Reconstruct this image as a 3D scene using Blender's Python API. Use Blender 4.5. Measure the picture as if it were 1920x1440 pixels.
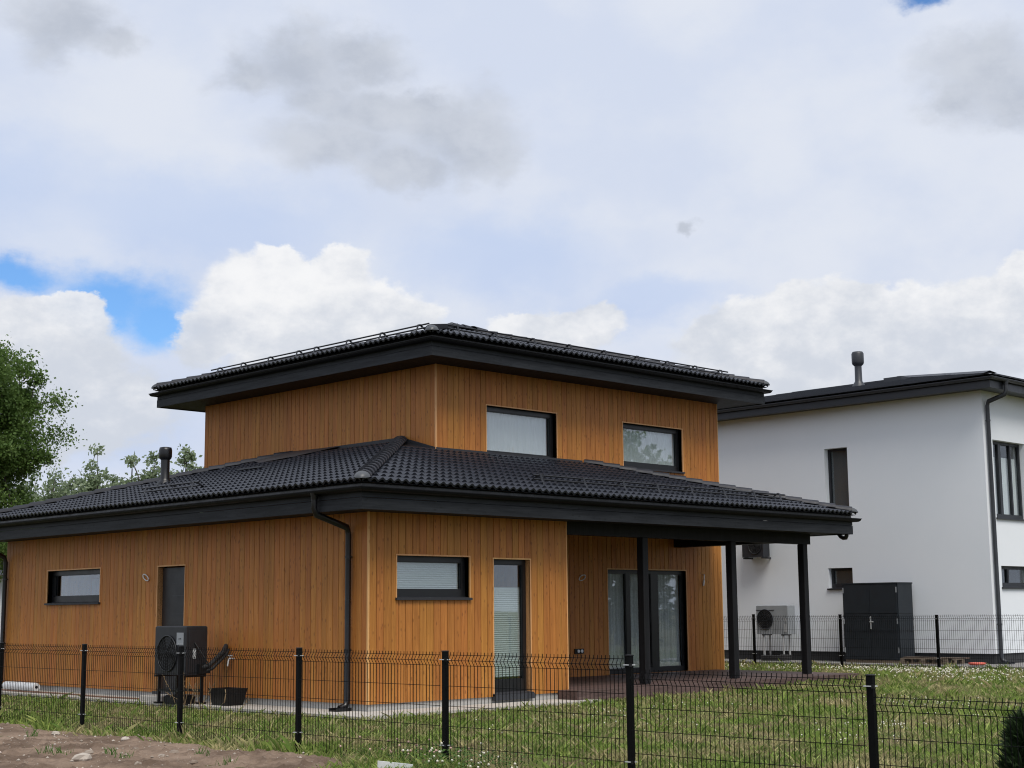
import bpy, math, random
import numpy as np
from mathutils import Matrix, Vector

for o in list(bpy.data.objects): bpy.data.objects.remove(o)
random.seed(4); rng = np.random.default_rng(4)
SC = bpy.context.scene; COL = SC.collection
R = math.radians

# ------------------------------------------------------------------ camera
cd = bpy.data.cameras.new('camera'); cam = bpy.data.objects.new('camera', cd); COL.objects.link(cam)
CAM = Vector((-14.357, -17.798, 1.361))
AX = ((0.715362, -0.698698, -0.008814), (-0.098571, -0.113393, 0.988648), (0.691766, 0.706373, 0.149989))
m = Matrix.Identity(4)
for i in range(3):
    m[i][0] = AX[0][i]; m[i][1] = AX[1][i]; m[i][2] = -AX[2][i]; m[i][3] = CAM[i]
cam.matrix_world = m
cd.sensor_fit = 'HORIZONTAL'; cd.sensor_width = 36; cd.lens = 52.63; cd.clip_start = .1; cd.clip_end = 5000
SC.camera = cam
SC.cycles.filter_width = 1.1
SC.render.resolution_x = 1024; SC.render.resolution_y = 768

# ------------------------------------------------------------------ world
SUN_AZ, SUN_EL = R(-112), R(57)
W = bpy.data.worlds.new('World'); SC.world = W; W.use_nodes = True
nt = W.node_tree; nt.nodes.clear()
class NG:
    """small node-graph helper"""
    def __init__(s, t): s.t = t; s.n = t.nodes; s.l = t.links
    def put(s, sock, v):
        if isinstance(v, bpy.types.NodeSocket): s.l.new(v, sock)
        elif v is not None:
            if hasattr(sock.default_value, '__len__') and not hasattr(v, '__len__'): v = (v,)*len(sock.default_value)
            if hasattr(v, '__len__') and len(sock.default_value) == 4 and len(v) == 3: v = (*v, 1)
            sock.default_value = v
    def math(s, op, a, b=None, c=None, clamp=False):
        n = s.n.new('ShaderNodeMath'); n.operation = op; n.use_clamp = clamp
        for i, v in enumerate((a, b, c)):
            if v is not None: s.put(n.inputs[i], v)
        return n.outputs[0]
    def vec(s, op, a, b=None, out=0):
        n = s.n.new('ShaderNodeVectorMath'); n.operation = op; s.put(n.inputs[0], a)
        if b is not None: s.put(n.inputs['Scale'] if op == 'SCALE' else n.inputs[1], b)
        return n.outputs['Value'] if op in ('LENGTH', 'DOT_PRODUCT', 'DISTANCE') else n.outputs[0]
    def mix(s, f, a, b, typ='MIX'):
        n = s.n.new('ShaderNodeMix'); n.data_type = 'RGBA'; n.blend_type = typ
        s.put(n.inputs[0], f); s.put(n.inputs[6], a); s.put(n.inputs[7], b); return n.outputs[2]
    def noise(s, vec, scale, detail=4, rough=.5, dist=0, col=False):
        n = s.n.new('ShaderNodeTexNoise'); s.put(n.inputs['Vector'], vec); n.inputs['Scale'].default_value = scale
        n.inputs['Detail'].default_value = detail; n.inputs['Roughness'].default_value = rough
        n.inputs['Distortion'].default_value = dist; return n.outputs[1 if col else 0]
    def smooth(s, v, lo, hi, a=0., b=1.):
        n = s.n.new('ShaderNodeMapRange'); n.interpolation_type = 'SMOOTHSTEP'; s.put(n.inputs[0], v)
        s.put(n.inputs[1], lo); s.put(n.inputs[2], hi); n.inputs[3].default_value = a; n.inputs[4].default_value = b
        return n.outputs[0]
    def lin(s, v, lo, hi, a=0., b=1.):
        n = s.n.new('ShaderNodeMapRange'); s.put(n.inputs[0], v); s.put(n.inputs[1], lo); s.put(n.inputs[2], hi)
        n.inputs[3].default_value = a; n.inputs[4].default_value = b; return n.outputs[0]
    def comb(s, x, y, z):
        n = s.n.new('ShaderNodeCombineXYZ'); s.put(n.inputs[0], x); s.put(n.inputs[1], y); s.put(n.inputs[2], z); return n.outputs[0]
    def sep(s, v):
        n = s.n.new('ShaderNodeSeparateXYZ'); s.put(n.inputs[0], v); return n.outputs

g = NG(nt)
sky = nt.nodes.new('ShaderNodeTexSky'); sky.sky_type = 'NISHITA'; sky.sun_disc = False
sky.sun_elevation = SUN_EL; sky.sun_rotation = math.pi/2 - SUN_AZ
sky.air_density = 1.0; sky.dust_density = .4; sky.ozone_density = 2.0
geo = nt.nodes.new('ShaderNodeNewGeometry'); tc = nt.nodes.new('ShaderNodeTexCoord')
D = g.vec('NORMALIZE', tc.outputs['Generated'])
dx, dy, dz = g.sep(D)
az = g.math('MULTIPLY', g.math('ARCTAN2', dy, dx), 180/math.pi)
el = g.math('MULTIPLY', g.math('ARCSINE', dz), 180/math.pi)
Dn = g.vec('MULTIPLY', D, (1, 1, 1.5))
# wind-torn edges: the az/el position is pushed about by turbulence before the cloud bodies are evaluated
warp = g.vec('SUBTRACT', g.noise(Dn, 14, 7, .62, col=True), (.5, .5, .5))
warp2 = g.vec('SUBTRACT', g.noise(Dn, 34, 5, .6, col=True), (.5, .5, .5))
UV0 = g.comb(az, el, 0.)
UVw = g.vec('ADD', UV0, g.vec('MULTIPLY', warp, (4.6, 3.6, 0)))
UVd = g.vec('ADD', g.vec('ADD', UV0, g.vec('MULTIPLY', warp, (3.2, 2.6, 0))), g.vec('MULTIPLY', warp2, (1.6, 1.4, 0)))
UVc = g.vec('ADD', g.vec('ADD', UV0, g.vec('MULTIPLY', warp, (2.2, 1.8, 0))), g.vec('MULTIPLY', warp2, (1.5, 1.3, 0)))
def bodies(uv, lst):
    out = None
    for a, e, ra, rb in lst:
        v = g.math('SUBTRACT', 1., g.vec('LENGTH', g.vec('MULTIPLY', g.vec('SUBTRACT', uv, (a, e, 0)), (1/ra, 1/rb, 0))))
        out = v if out is None else g.math('SMOOTH_MAX', out, v, .25)
    return out
BLUE = [(60.7,11.5,3.3,1.8),(59.2,10.9,1.8,1.5),(64.2,12.3,2.2,.9),(29.6,22.3,1.7,.8)]
PALE = [(64.5,12.8,3.2,1.3),(58,14.6,8.5,2.3),(66,15.5,6,3),(46,13.2,6,2.4),(40,11.6,4,1.4),(61,7.0,5,2.2)]
DARK = [(54.0,20.7,2.9,1.5),(50.8,18.9,2.6,1.2),(55.9,20.2,1.7,.9),(51.3,20.7,2.2,1.2),(52.9,19.5,2.4,1.2),(47.9,18.3,2.6,1.8),(49.2,19.3,1.6,.9),(47.0,17.3,1.8,1.2),
        (52.2,17.6,3.2,1.2),(49.6,16.8,2.6,1.0),(27.2,19.3,2.7,1.9),(26.2,18.2,1.8,1.2),(28.6,18.6,1.3,.9),(63.0,21.3,2.2,1.4),(61.2,21.0,1.2,.9),(38.5,14.4,.5,.4)]
WHITE = [(63.3,9.6,3.5,1.9),(62.4,11.1,1.7,.8),(64.3,10.4,2.2,1.2),(55.06,11.6,2.9,2.2),(53,12.8,2.1,1.1),(54.7,13.3,1.5,.9),(51,11.4,2.5,1.6),
         (57,10.5,1.6,1.6),(49.4,10.8,1.4,1.2),(52.2,10.0,4.4,1.8),(63.5,7.5,6.1,2.2),(35.7,10.6,2.4,1.2),(33.1,10.7,3.4,1.6),(32.5,11.6,1.6,.7),
         (34.5,11.3,1.8,.8),(30.6,10.4,2.8,1.6),(27.9,10.6,2.6,1.6),(26.4,11.9,1.1,1.1),(37,10,2.4,1),(32.6,9,6.7,1.8),(42.7,10.9,2.1,.9),
         (44.8,10.7,1.8,.7)]
n_lo = g.noise(Dn, 3.2, 6, .55); n_hi = g.noise(Dn, 20, 8, .6); n_mid = g.noise(Dn, 8, 6, .55)
# thin high cloud nearly everywhere
veil = g.mix(g.smooth(n_mid, .36, .66), (4.5,4.95,5.95), (5.15,5.45,6.1))
pale = g.smooth(bodies(UVw, PALE), -.15, .75)
veil = g.mix(g.math('MULTIPLY', pale, .62), veil, (3.5,4.3,6.0))
blue = g.smooth(g.math('ADD', bodies(UVc, BLUE), g.math('MULTIPLY', g.math('SUBTRACT', n_hi, .5), .55)), -.05, .75)
skyc = g.mix(1., sky.outputs[0], (.58,.82,1.08), 'MULTIPLY')
col = g.mix(blue, veil, skyc)
# grey stratocumulus shreds: those in view, and more of the same kind all round
dk = g.math('ADD', bodies(UVd, DARK), g.math('MULTIPLY', g.math('SUBTRACT', n_hi, .5), 1.3))
dkm = g.math('MULTIPLY', g.smooth(dk, -.22, .70), .84)
inview = g.smooth(g.vec('LENGTH', g.vec('MULTIPLY', g.vec('SUBTRACT', UV0, (45,14,0)), (1/27,1/17,0))), .8, 1.1)
gen = g.math('MULTIPLY', g.smooth(n_lo, .5, .66), g.math('MULTIPLY', inview, .8))
dkm = g.math('MAXIMUM', dkm, gen)
dcol = g.mix(g.smooth(n_hi, .3, .7), (3.15,3.45,4.05), (4.15,4.42,4.95))
col = g.mix(dkm, col, dcol)
# bright cumulus
wb = g.math('ADD', bodies(UVc, WHITE), g.math('MULTIPLY', g.math('SUBTRACT', n_hi, .5), .8))
wm = g.smooth(wb, .0, .24)
shade = g.smooth(g.math('ADD', g.math('MULTIPLY', g.noise(g.vec('ADD', Dn, (0,0,.02)), 26, 8, .6), .9), g.math('MULTIPLY', g.math('SUBTRACT', el, 9.), .06)), .34, .80)
wcol = g.mix(shade, (4.4,4.68,5.2), (6.5,6.5,6.55))
col = g.mix(g.math('MULTIPLY', wm, .93), col, wcol)
bg = nt.nodes.new('ShaderNodeBackground'); nt.links.new(col, bg.inputs[0]); bg.inputs[1].default_value = .1
wo = nt.nodes.new('ShaderNodeOutputWorld'); nt.links.new(bg.outputs[0], wo.inputs[0])
W.cycles.sampling_method = 'MANUAL'; W.cycles.sample_map_resolution = 512

# ------------------------------------------------------------------ sun
sl = bpy.data.lights.new('sun', 'SUN'); sun = bpy.data.objects.new('sun', sl); COL.objects.link(sun)
sl.energy = 2.0; sl.angle = R(32); sl.color = (1, .95, .87)
sd = Vector((math.cos(SUN_AZ)*math.cos(SUN_EL), math.sin(SUN_AZ)*math.cos(SUN_EL), math.sin(SUN_EL)))
sun.rotation_euler = sd.to_track_quat('Z', 'Y').to_euler(); sun.location = (0, -20, 30)
vs = SC.view_settings; vs.view_transform = 'Standard'; vs.look = 'None'; vs.exposure = .53; vs.gamma = 1; vs.use_curve_mapping = False

# ------------------------------------------------------------------ materials
MATS = {}
def mat(name, color, rough=.6, metal=0., spec=.5):
    mt = bpy.data.materials.new(name); mt.use_nodes = True; b = mt.node_tree.nodes['Principled BSDF']
    b.inputs['Base Color'].default_value = (*color, 1); b.inputs['Roughness'].default_value = rough
    b.inputs['Metallic'].default_value = metal; b.inputs['Specular IOR Level'].default_value = spec
    MATS[name] = mt; return mt, NG(mt.node_tree), b
def bump(gg, b, h, strength=.3, dist=.01):
    n = gg.n.new('ShaderNodeBump'); n.inputs['Strength'].default_value = strength; n.inputs['Distance'].default_value = dist
    gg.l.new(h, n.inputs['Height']); gg.l.new(n.outputs[0], b.inputs['Normal'])
def P(gg): return gg.n.new('ShaderNodeNewGeometry').outputs['Position']
def rnd(gg):
    a = gg.n.new('ShaderNodeObjectInfo').outputs['Random']; b = gg.n.new('ShaderNodeNewGeometry').outputs['Random Per Island']
    return gg.math('FRACT', gg.math('ADD', a, b))
def wood_mat(name, c_lo, c_hi, c_knot, axis=2, rough=.55, var=.16):
    mt, gg, b = mat(name, c_hi, rough, 0, .22 if c_hi[0] < .05 else .4)
    r = rnd(gg); p = gg.vec('ADD', P(gg), gg.comb(gg.math('MULTIPLY', r, 7.3), gg.math('MULTIPLY', r, 3.1), gg.math('MULTIPLY', r, 19.)))
    sc = [38, 38, 38]; sc[axis] = 1.7
    gr = gg.noise(gg.vec('MULTIPLY', p, tuple(sc)), 1., 6, .62, .8)
    sc2 = [9, 9, 9]; sc2[axis] = 1.0
    br = gg.noise(gg.vec('MULTIPLY', p, tuple(sc2)), 1., 4, .6)
    f = gg.smooth(gg.math('ADD', gg.math('MULTIPLY', gr, .65), gg.math('MULTIPLY', br, .5)), .38, .78)
    c = gg.mix(f, c_lo, c_hi)
    vo = gg.n.new('ShaderNodeTexVoronoi'); sk = [15, 15, 15]; sk[axis] = 7.5
    gg.l.new(gg.vec('MULTIPLY', p, tuple(sk)), vo.inputs['Vector']); vo.inputs['Scale'].default_value = 1.
    sel = gg.math('GREATER_THAN', gg.sep(vo.outputs['Color'])[0], .42)
    kn = gg.math('MULTIPLY', gg.smooth(vo.outputs['Distance'], .12, .30, 1., 0.), sel)
    c = gg.mix(gg.math('MULTIPLY', kn, .55), c, c_knot)
    hs = gg.n.new('ShaderNodeHueSaturation'); gg.put(hs.inputs['Value'], gg.lin(r, 0, 1, 1-var, 1+var))
    gg.put(hs.inputs['Hue'], gg.lin(gg.math('FRACT', gg.math('MULTIPLY', r, 13.7)), 0, 1, .494, .506)); gg.put(hs.inputs['Color'], c)
    gg.l.new(hs.outputs[0], b.inputs['Base Color'])
    bump(gg, b, gr, .25, .004); return mt
wood_mat('wood', (.34,.124,.021), (.50,.200,.040), (.15,.052,.012), 2, .55, .07)
wood_mat('wood_trim', (.58,.30,.11), (.72,.40,.17), (.4,.18,.05), 2, .5, .04)
wood_mat('fascia_wood_y', (.010,.0115,.014), (.030,.033,.038), (.007,.008,.009), 1, .6, .15)
wood_mat('fascia_wood_x', (.010,.0115,.014), (.030,.033,.038), (.007,.008,.009), 0, .6, .15)
wood_mat('post_wood', (.006,.006,.007), (.014,.014,.016), (.005,.005,.005), 2, .6, .05)
wood_mat('soffit_wood', (.008,.008,.009), (.018,.019,.021), (.006,.006,.007), 0, .65, .15)
wood_mat('deck_wood', (.062,.038,.033), (.13,.085,.076), (.04,.022,.018), 0, .55, .2)
wood_mat('pallet_wood', (.10,.075,.055), (.25,.2,.155), (.06,.04,.03), 1, .8, .2)
def tile_mat(name, c, rough):
    mt, gg, b = mat(name, c, rough)
    r = rnd(gg); n = gg.noise(P(gg), 7, 5, .6); n2 = gg.noise(P(gg), 90, 3, .6)
    v = gg.math('ADD', gg.math('MULTIPLY', r, .35), gg.math('MULTIPLY', n, .7))
    gg.l.new(gg.mix(v, tuple(x*.6 for x in c), tuple(x*1.5 for x in c)), b.inputs['Base Color'])
    gg.put(b.inputs['Roughness'], gg.lin(gg.math('ADD', n, gg.math('MULTIPLY', n2, .3)), .3, .9, rough-.08, rough+.14))
    bump(gg, b, n2, .12, .003)
tile_mat('roof_tile', (.011,.013,.020), .38)
tile_mat('hip_tile', (.010,.0115,.018), .55)
tile_mat('slate_tile', (.026,.029,.037), .5)
tile_mat('hip_end', (.06,.065,.07), .35)  # lighter than the other hip tiles: sky reflection put into the colour
mat('underlay', (.012,.012,.014), .9)
def metal_mat(name, c, rough=.4, spec=.5):
    mt, gg, b = mat(name, c, rough, 0, spec); n = gg.noise(P(gg), 5, 5, .6)
    gg.l.new(gg.mix(n, tuple(x*.75 for x in c), tuple(x*1.25 for x in c)), b.inputs['Base Color'])
    gg.put(b.inputs['Roughness'], gg.lin(n, .3, .7, rough-.07, rough+.1))
metal_mat('black_metal', (.006,.006,.0075), .3)
metal_mat('gutter_black', (.004,.004,.005), .45, .15)
metal_mat('grey_metal', (.03,.033,.040), .42)
metal_mat('flash_metal', (.022,.023,.028), .6)
metal_mat('fence_black', (.0022,.0024,.0026), .55, .12)
metal_mat('frame_black', (.007,.0075,.009), .35)
metal_mat('frame_grey', (.018,.02,.025), .4)
metal_mat('cabinet_grey', (.019,.024,.030), .5, .3)
metal_mat('unit_dark', (.013,.014,.017), .42)
metal_mat('unit_grey', (.28,.30,.32), .45)
metal_mat('fan_dark', (.012,.013,.015), .5)
metal_mat('steel', (.5,.51,.52), .35)
metal_mat('white_plastic', (.72,.73,.74), .45)
metal_mat('black_plastic', (.007,.007,.0075), .45, .3)
metal_mat('door_dark', (.012,.013,.016), .42)
metal_mat('rubber', (.018,.018,.019), .75)
metal_mat('red_plastic', (.65,.13,.09), .5)
metal_mat('dry_stem', (.22,.15,.08), .8)
metal_mat('hose_brown', (.20,.10,.06), .7)
mt, gg, b = mat('white_print', (.4,.41,.42), .5)
mt, gg, b = mat('curtain', (.84,.87,.88), .9)
tl = gg.n.new('ShaderNodeBsdfTranslucent'); tl.inputs[0].default_value = (.6,.64,.66,1)
mx = gg.n.new('ShaderNodeMixShader'); mx.inputs[0].default_value = .15; out = gg.n['Material Output']
gg.l.new(b.outputs[0], mx.inputs[1]); gg.l.new(tl.outputs[0], mx.inputs[2]); gg.l.new(mx.outputs[0], out.inputs[0])
mat('screen_grey', (.10,.11,.12), .8); mat('sheer_grey', (.26,.28,.26), .9); mat('blind', (.50,.56,.55), .85); mat('interior', (.10,.10,.10), .9); mat('room_thing', (.75,.75,.72), .6); mat('vent_dark', (.006,.006,.006), .9)
mt, gg, b = mat('plaster', (.80,.81,.82), .9, 0, .2)
n = gg.noise(P(gg), 1.1, 5, .55); n2 = gg.noise(P(gg), 130, 3, .6)
gg.l.new(gg.mix(n, (.76,.80,.84), (.82,.845,.875)), b.inputs['Base Color']); bump(gg, b, n2, .25, .004)
mt, gg, b = mat('plinth', (.035,.037,.04), .85); bump(gg, b, gg.noise(P(gg), 60, 4), .3, .01)
mt, gg, b = mat('concrete', (.36,.34,.31), .9, 0, .25)
n = gg.noise(P(gg), 2.4, 7, .65); n2 = gg.noise(P(gg), 60, 4, .6)
gg.l.new(gg.mix(gg.math('ADD', gg.math('MULTIPLY', n, .8), gg.math('MULTIPLY', n2, .25)), (.30,.28,.25), (.60,.57,.52)), b.inputs['Base Color']); bump(gg, b, n2, .3, .006)
mt, gg, b = mat('plinth_concrete', (.26,.255,.245), .9, 0, .25)
n = gg.noise(P(gg), 4, 7, .65); gg.l.new(gg.mix(n, (.36,.35,.33), (.52,.51,.48)), b.inputs['Base Color']); bump(gg, b, n, .2, .01)
mt, gg, b = mat('gravel', (.25,.24,.23), .95, 0, .2)
n = gg.noise(P(gg), 28, 5, .7); gg.l.new(gg.mix(n, (.12,.115,.11), (.38,.37,.36)), b.inputs['Base Color']); bump(gg, b, n, .7, .03)
mt, gg, b = mat('lawn_soil', (.07,.075,.03), .95, 0, .15)
n = gg.noise(P(gg), 1.3, 6, .62); n2 = gg.noise(P(gg), 26, 5, .65)
c = gg.mix(gg.smooth(n, .4, .62), (.19,.14,.08), (.075,.105,.025)); c = gg.mix(gg.math('MULTIPLY', n2, .55), c, (.03,.04,.012))
gg.l.new(c, b.inputs['Base Color']); bump(gg, b, n2, .8, .05)
mt, gg, b = mat('bare_soil', (.17,.125,.09), .96, 0, .15)
n = gg.noise(P(gg), 1.6, 7, .62); n2 = gg.noise(P(gg), 24, 6, .7)
c = gg.mix(gg.smooth(n, .35, .68), (.12,.082,.058), (.275,.20,.148)); c = gg.mix(gg.math('MULTIPLY', gg.smooth(n2, .55, .75), .5), c, (.36,.30,.24))
gg.l.new(c, b.inputs['Base Color']); bump(gg, b, n2, .9, .03)
mt, gg, b = mat('stone', (.4,.37,.33), .9, 0, .3)
r = rnd(gg); gg.l.new(gg.mix(r, (.20,.155,.12), (.50,.45,.39)), b.inputs['Base Color']); bump(gg, b, gg.noise(P(gg), 40, 4), .5, .01)
def leaf_mat(name, ca, cb, cc, trans=.3, patch=1.1, patch_lo=.42, patch_hi=.62):
    mt, gg, b = mat(name, ca, .6, 0, .3)
    r = gg.n.new('ShaderNodeNewGeometry').outputs['Random Per Island']
    n = gg.noise(P(gg), patch, 5, .6)
    c = gg.mix(r, ca, cb); c = gg.mix(gg.math('MULTIPLY', gg.smooth(gg.math('ADD', n, gg.math('MULTIPLY', gg.math('SUBTRACT', r, .5), .16)), patch_lo, patch_hi), .85), c, cc)
    gg.l.new(c, b.inputs['Base Color'])
    tl = gg.n.new('ShaderNodeBsdfTranslucent'); gg.l.new(c, tl.inputs[0])
    mx = gg.n.new('ShaderNodeMixShader'); mx.inputs[0].default_value = trans; out = gg.n['Material Output']
    gg.l.new(b.outputs[0], mx.inputs[1]); gg.l.new(tl.outputs[0], mx.inputs[2]); gg.l.new(mx.outputs[0], out.inputs[0])
leaf_mat('grass', (.095,.17,.024), (.31,.385,.095), (.42,.35,.19), .32, .9, .46, .62)
gm = NG(MATS['grass'].node_tree); bs = gm.n['Principled BSDF']; src = bs.inputs['Base Color'].links[0].from_socket
spk = gm.noise(P(gm), 7, 3, .6); hv = gm.n.new('ShaderNodeHueSaturation'); gm.put(hv.inputs['Value'], gm.lin(spk, .3, .7, .55, 1.5)); gm.put(hv.inputs['Color'], src)
for n_ in list(gm.n):
    if n_.type == 'BSDF_TRANSLUCENT': gm.l.new(hv.outputs[0], n_.inputs[0])
gm.l.new(hv.outputs[0], bs.inputs['Base Color'])
leaf_mat('leaf', (.065,.125,.025), (.17,.25,.065), (.09,.16,.035), .4)
leaf_mat('leaf_pale', (.19,.25,.14), (.34,.40,.26), (.16,.22,.11), .45)
leaf_mat('needle', (.015,.032,.012), (.04,.07,.022), (.02,.04,.014), .2)
leaf_mat('clover_leaf', (.06,.13,.025), (.12,.2,.05), (.08,.15,.03), .3)
mat('petal', (.62,.60,.49), .8); mat('petal_pink', (.5,.33,.28), .8)
mt, gg, b = mat('bark', (.07,.055,.045), .9); bump(gg, b, gg.noise(P(gg), 14, 5), .7, .03)
# window glass: what is behind it, under the reflection of the sky
for gname, base_r in (('glass', .12), ('glass_dark', .045)):
    mt = bpy.data.materials.new(gname); mt.use_nodes = True; MATS[gname] = mt; gg = NG(mt.node_tree); gg.n.remove(gg.n['Principled BSDF'])
    tr = gg.n.new('ShaderNodeBsdfTransparent'); tr.inputs[0].default_value = (.91,.93,.93,1)
    gl = gg.n.new('ShaderNodeBsdfGlossy'); gl.inputs['Roughness'].default_value = .012; gl.inputs[0].default_value = (.95,.98,1,1)
    fr = gg.n.new('ShaderNodeLayerWeight'); fr.inputs[0].default_value = .5
    mx = gg.n.new('ShaderNodeMixShader'); gg.l.new(gg.math('ADD', gg.math('MULTIPLY', gg.math('POWER', fr.outputs['Facing'], 4.), .8), base_r, clamp=True), mx.inputs[0])
    nb = gg.n.new('ShaderNodeBump'); nb.inputs['Strength'].default_value = .05; nb.inputs['Distance'].default_value = .01
    gg.l.new(gg.noise(P(gg), 2.2, 2), nb.inputs['Height']); gg.l.new(nb.outputs[0], gl.inputs['Normal'])
    gg.l.new(tr.outputs[0], mx.inputs[1]); gg.l.new(gl.outputs[0], mx.inputs[2]); gg.l.new(mx.outputs[0], gg.n['Material Output'].inputs[0])

# ------------------------------------------------------------------ geometry helpers
WL = {}                                   # world location of every object that may be a parent
class MB:
    def __init__(s): s.v = []; s.f = []; s.sm = []
    def add(s, vs, fs, smooth=False):
        k = len(s.v); s.v += [tuple(p) for p in vs]; s.f += [tuple(i+k for i in f) for f in fs]; s.sm += [smooth]*len(fs); return s
    def box(s, a, b):
        x0, x1 = sorted((a[0], b[0])); y0, y1 = sorted((a[1], b[1])); z0, z1 = sorted((a[2], b[2]))
        return s.add([(x0,y0,z0),(x1,y0,z0),(x1,y1,z0),(x0,y1,z0),(x0,y0,z1),(x1,y0,z1),(x1,y1,z1),(x0,y1,z1)],
                     [(0,3,2,1),(4,5,6,7),(0,1,5,4),(1,2,6,5),(2,3,7,6),(3,0,4,7)])
    def cbox(s, a, b, c=.008):
        """box with chamfered vertical edges and top"""
        x0, x1 = sorted((a[0], b[0])); y0, y1 = sorted((a[1], b[1])); z0, z1 = sorted((a[2], b[2]))
        def ring(i, z): return [(x0+i,y0+c,z) if i==0 else (x0+i,y0+c,z)] 
        def oct_(i, z):
            X0, X1, Y0, Y1 = x0+i, x1-i, y0+i, y1-i
            return [(X0+c,Y0,z),(X1-c,Y0,z),(X1,Y0+c,z),(X1,Y1-c,z),(X1-c,Y1,z),(X0+c,Y1,z),(X0,Y1-c,z),(X0,Y0+c,z)]
        vs = oct_(0, z0)+oct_(0, z1-c)+oct_(c, z1); fs = [tuple(range(7,-1,-1)), tuple(range(16,24))]
        for k in (0, 8):
            for i in range(8): fs.append((k+i, k+(i+1)%8, k+8+(i+1)%8, k+8+i))
        return s.add(vs, fs)
    def tube(s, pts, r, n=8, cap=True):
        pts = [Vector(p) for p in pts]; rs = r if hasattr(r, '__len__') else [r]*len(pts)
        rings = []; up = None
        for i, p in enumerate(pts):
            t = (pts[min(i+1, len(pts)-1)]-pts[max(i-1, 0)]).normalized()
            if up is None: up = t.orthogonal().normalized()
            up = (up - t*up.dot(t)); up = up.normalized() if up.length > 1e-6 else t.orthogonal().normalized()
            w = t.cross(up)
            sc = 1.
            if 0 < i < len(pts)-1:
                a = (pts[i]-pts[i-1]).angle(pts[i+1]-pts[i], 0); sc = 1/max(.5, math.cos(a/2))
            rings.append([p+(up*math.cos(2*math.pi*j/n)+w*math.sin(2*math.pi*j/n))*rs[i]*(sc if n > 4 else 1) for j in range(n)])
        vs = [q for rg in rings for q in rg]; fs = []
        for i in range(len(rings)-1):
            for j in range(n): fs.append((i*n+j, i*n+(j+1)%n, (i+1)*n+(j+1)%n, (i+1)*n+j))
        s.add(vs, fs, n > 4)
        if cap and n > 2:
            s.add(rings[0], [tuple(range(n-1,-1,-1))]); s.add(rings[-1], [tuple(range(n))])
        return s
    def lathe(s, prof, c=(0,0,0), n=16):
        vs = []; fs = []
        for r, z in prof:
            for j in range(n): vs.append((c[0]+r*math.cos(2*math.pi*j/n), c[1]+r*math.sin(2*math.pi*j/n), c[2]+z))
        for i in range(len(prof)-1):
            for j in range(n): fs.append((i*n+j, i*n+(j+1)%n, (i+1)*n+(j+1)%n, (i+1)*n+j))
        return s.add(vs, fs, True)
    def mesh(s, name, off=(0,0,0)):
        me = bpy.data.meshes.new(name); me.from_pydata([(p[0]-off[0], p[1]-off[1], p[2]-off[2]) for p in s.v], [], s.f)
        me.polygons.foreach_set('use_smooth', s.sm); me.update(); return me
def props(o, label=None, cat=None, group=None, kind=None):
    for k, v in (('label', label), ('category', cat), ('group', group), ('kind', kind)):
        if v: o[k] = v
    return o
def link(name, data, parent, loc):
    o = bpy.data.objects.new(name, data); COL.objects.link(o); loc = Vector(loc)
    if parent is not None:
        o.parent = parent; o.location = loc - WL[parent]
    else: o.location = loc
    WL[o] = loc; return o
def thing(name, loc, label, cat, group=None):
    o = link(name, None, None, loc); o.empty_display_size = .2; return props(o, label, cat, group)
def put(name, mb, material, parent=None, kind=None, label=None, cat=None, group=None, base=None):
    """one mesh object from world-space geometry, its origin at the middle of its base"""
    a = np.array(mb.v); lo, hi = a.min(0), a.max(0)
    off = base or ((lo[0]+hi[0])/2, (lo[1]+hi[1])/2, lo[2])
    me = mb.mesh(name, off); me.materials.append(MATS[material])
    return props(link(name, me, parent, off), label, cat, group, kind)
def inst(name, me, parent, loc, rot=None, scale=None):
    o = link(name, me, parent, loc)
    if rot is not None: o.rotation_euler = rot
    if scale is not None: o.scale = scale
    return o
def shared(name, mb, material):
    me = mb.mesh(name); me.materials.append(MATS[material]); return me
def npmesh(name, V, tri, material, parent=None, smooth=False):
    """big meshes straight from arrays; tri is (n,3) or (n,4)"""
    me = bpy.data.meshes.new(name); k = tri.shape[1]
    me.vertices.add(len(V)); me.vertices.foreach_set('co', np.ascontiguousarray(V, np.float32).ravel())
    me.loops.add(tri.size); me.loops.foreach_set('vertex_index', np.ascontiguousarray(tri, np.int32).ravel())
    me.polygons.add(len(tri)); me.polygons.foreach_set('loop_start', np.arange(0, tri.size, k, dtype=np.int32))
    me.polygons.foreach_set('loop_total', np.full(len(tri), k, np.int32)); me.polygons.foreach_set('use_smooth', np.full(len(tri), smooth))
    me.update(calc_edges=True); me.materials.append(MATS[material])
    return link(name, me, parent, (0,0,0) if parent is None else WL[parent]*0)
def lattice(shape, seed):
    return np.random.default_rng(seed).random(shape)
def vnoise(x, y, scale, seed=0, octv=4):
    """smooth value noise, 0..1"""
    out = np.zeros_like(x, dtype=float); amp = 1.; tot = 0.
    L = lattice((256, 256), seed)
    for o in range(octv):
        u = x*scale*2**o+17.3*o; v = y*scale*2**o+9.1*o; iu = np.floor(u).astype(int); iv = np.floor(v).astype(int)
        fu = u-iu; fv = v-iv; fu = fu*fu*(3-2*fu); fv = fv*fv*(3-2*fv)
        a = L[iu % 256, iv % 256]; b_ = L[(iu+1) % 256, iv % 256]; c = L[iu % 256, (iv+1) % 256]; d = L[(iu+1) % 256, (iv+1) % 256]
        out += amp*((a*(1-fu)+b_*fu)*(1-fv)+(c*(1-fu)+d*fu)*fv); tot += amp; amp *= .5
    return out/tot

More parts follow.
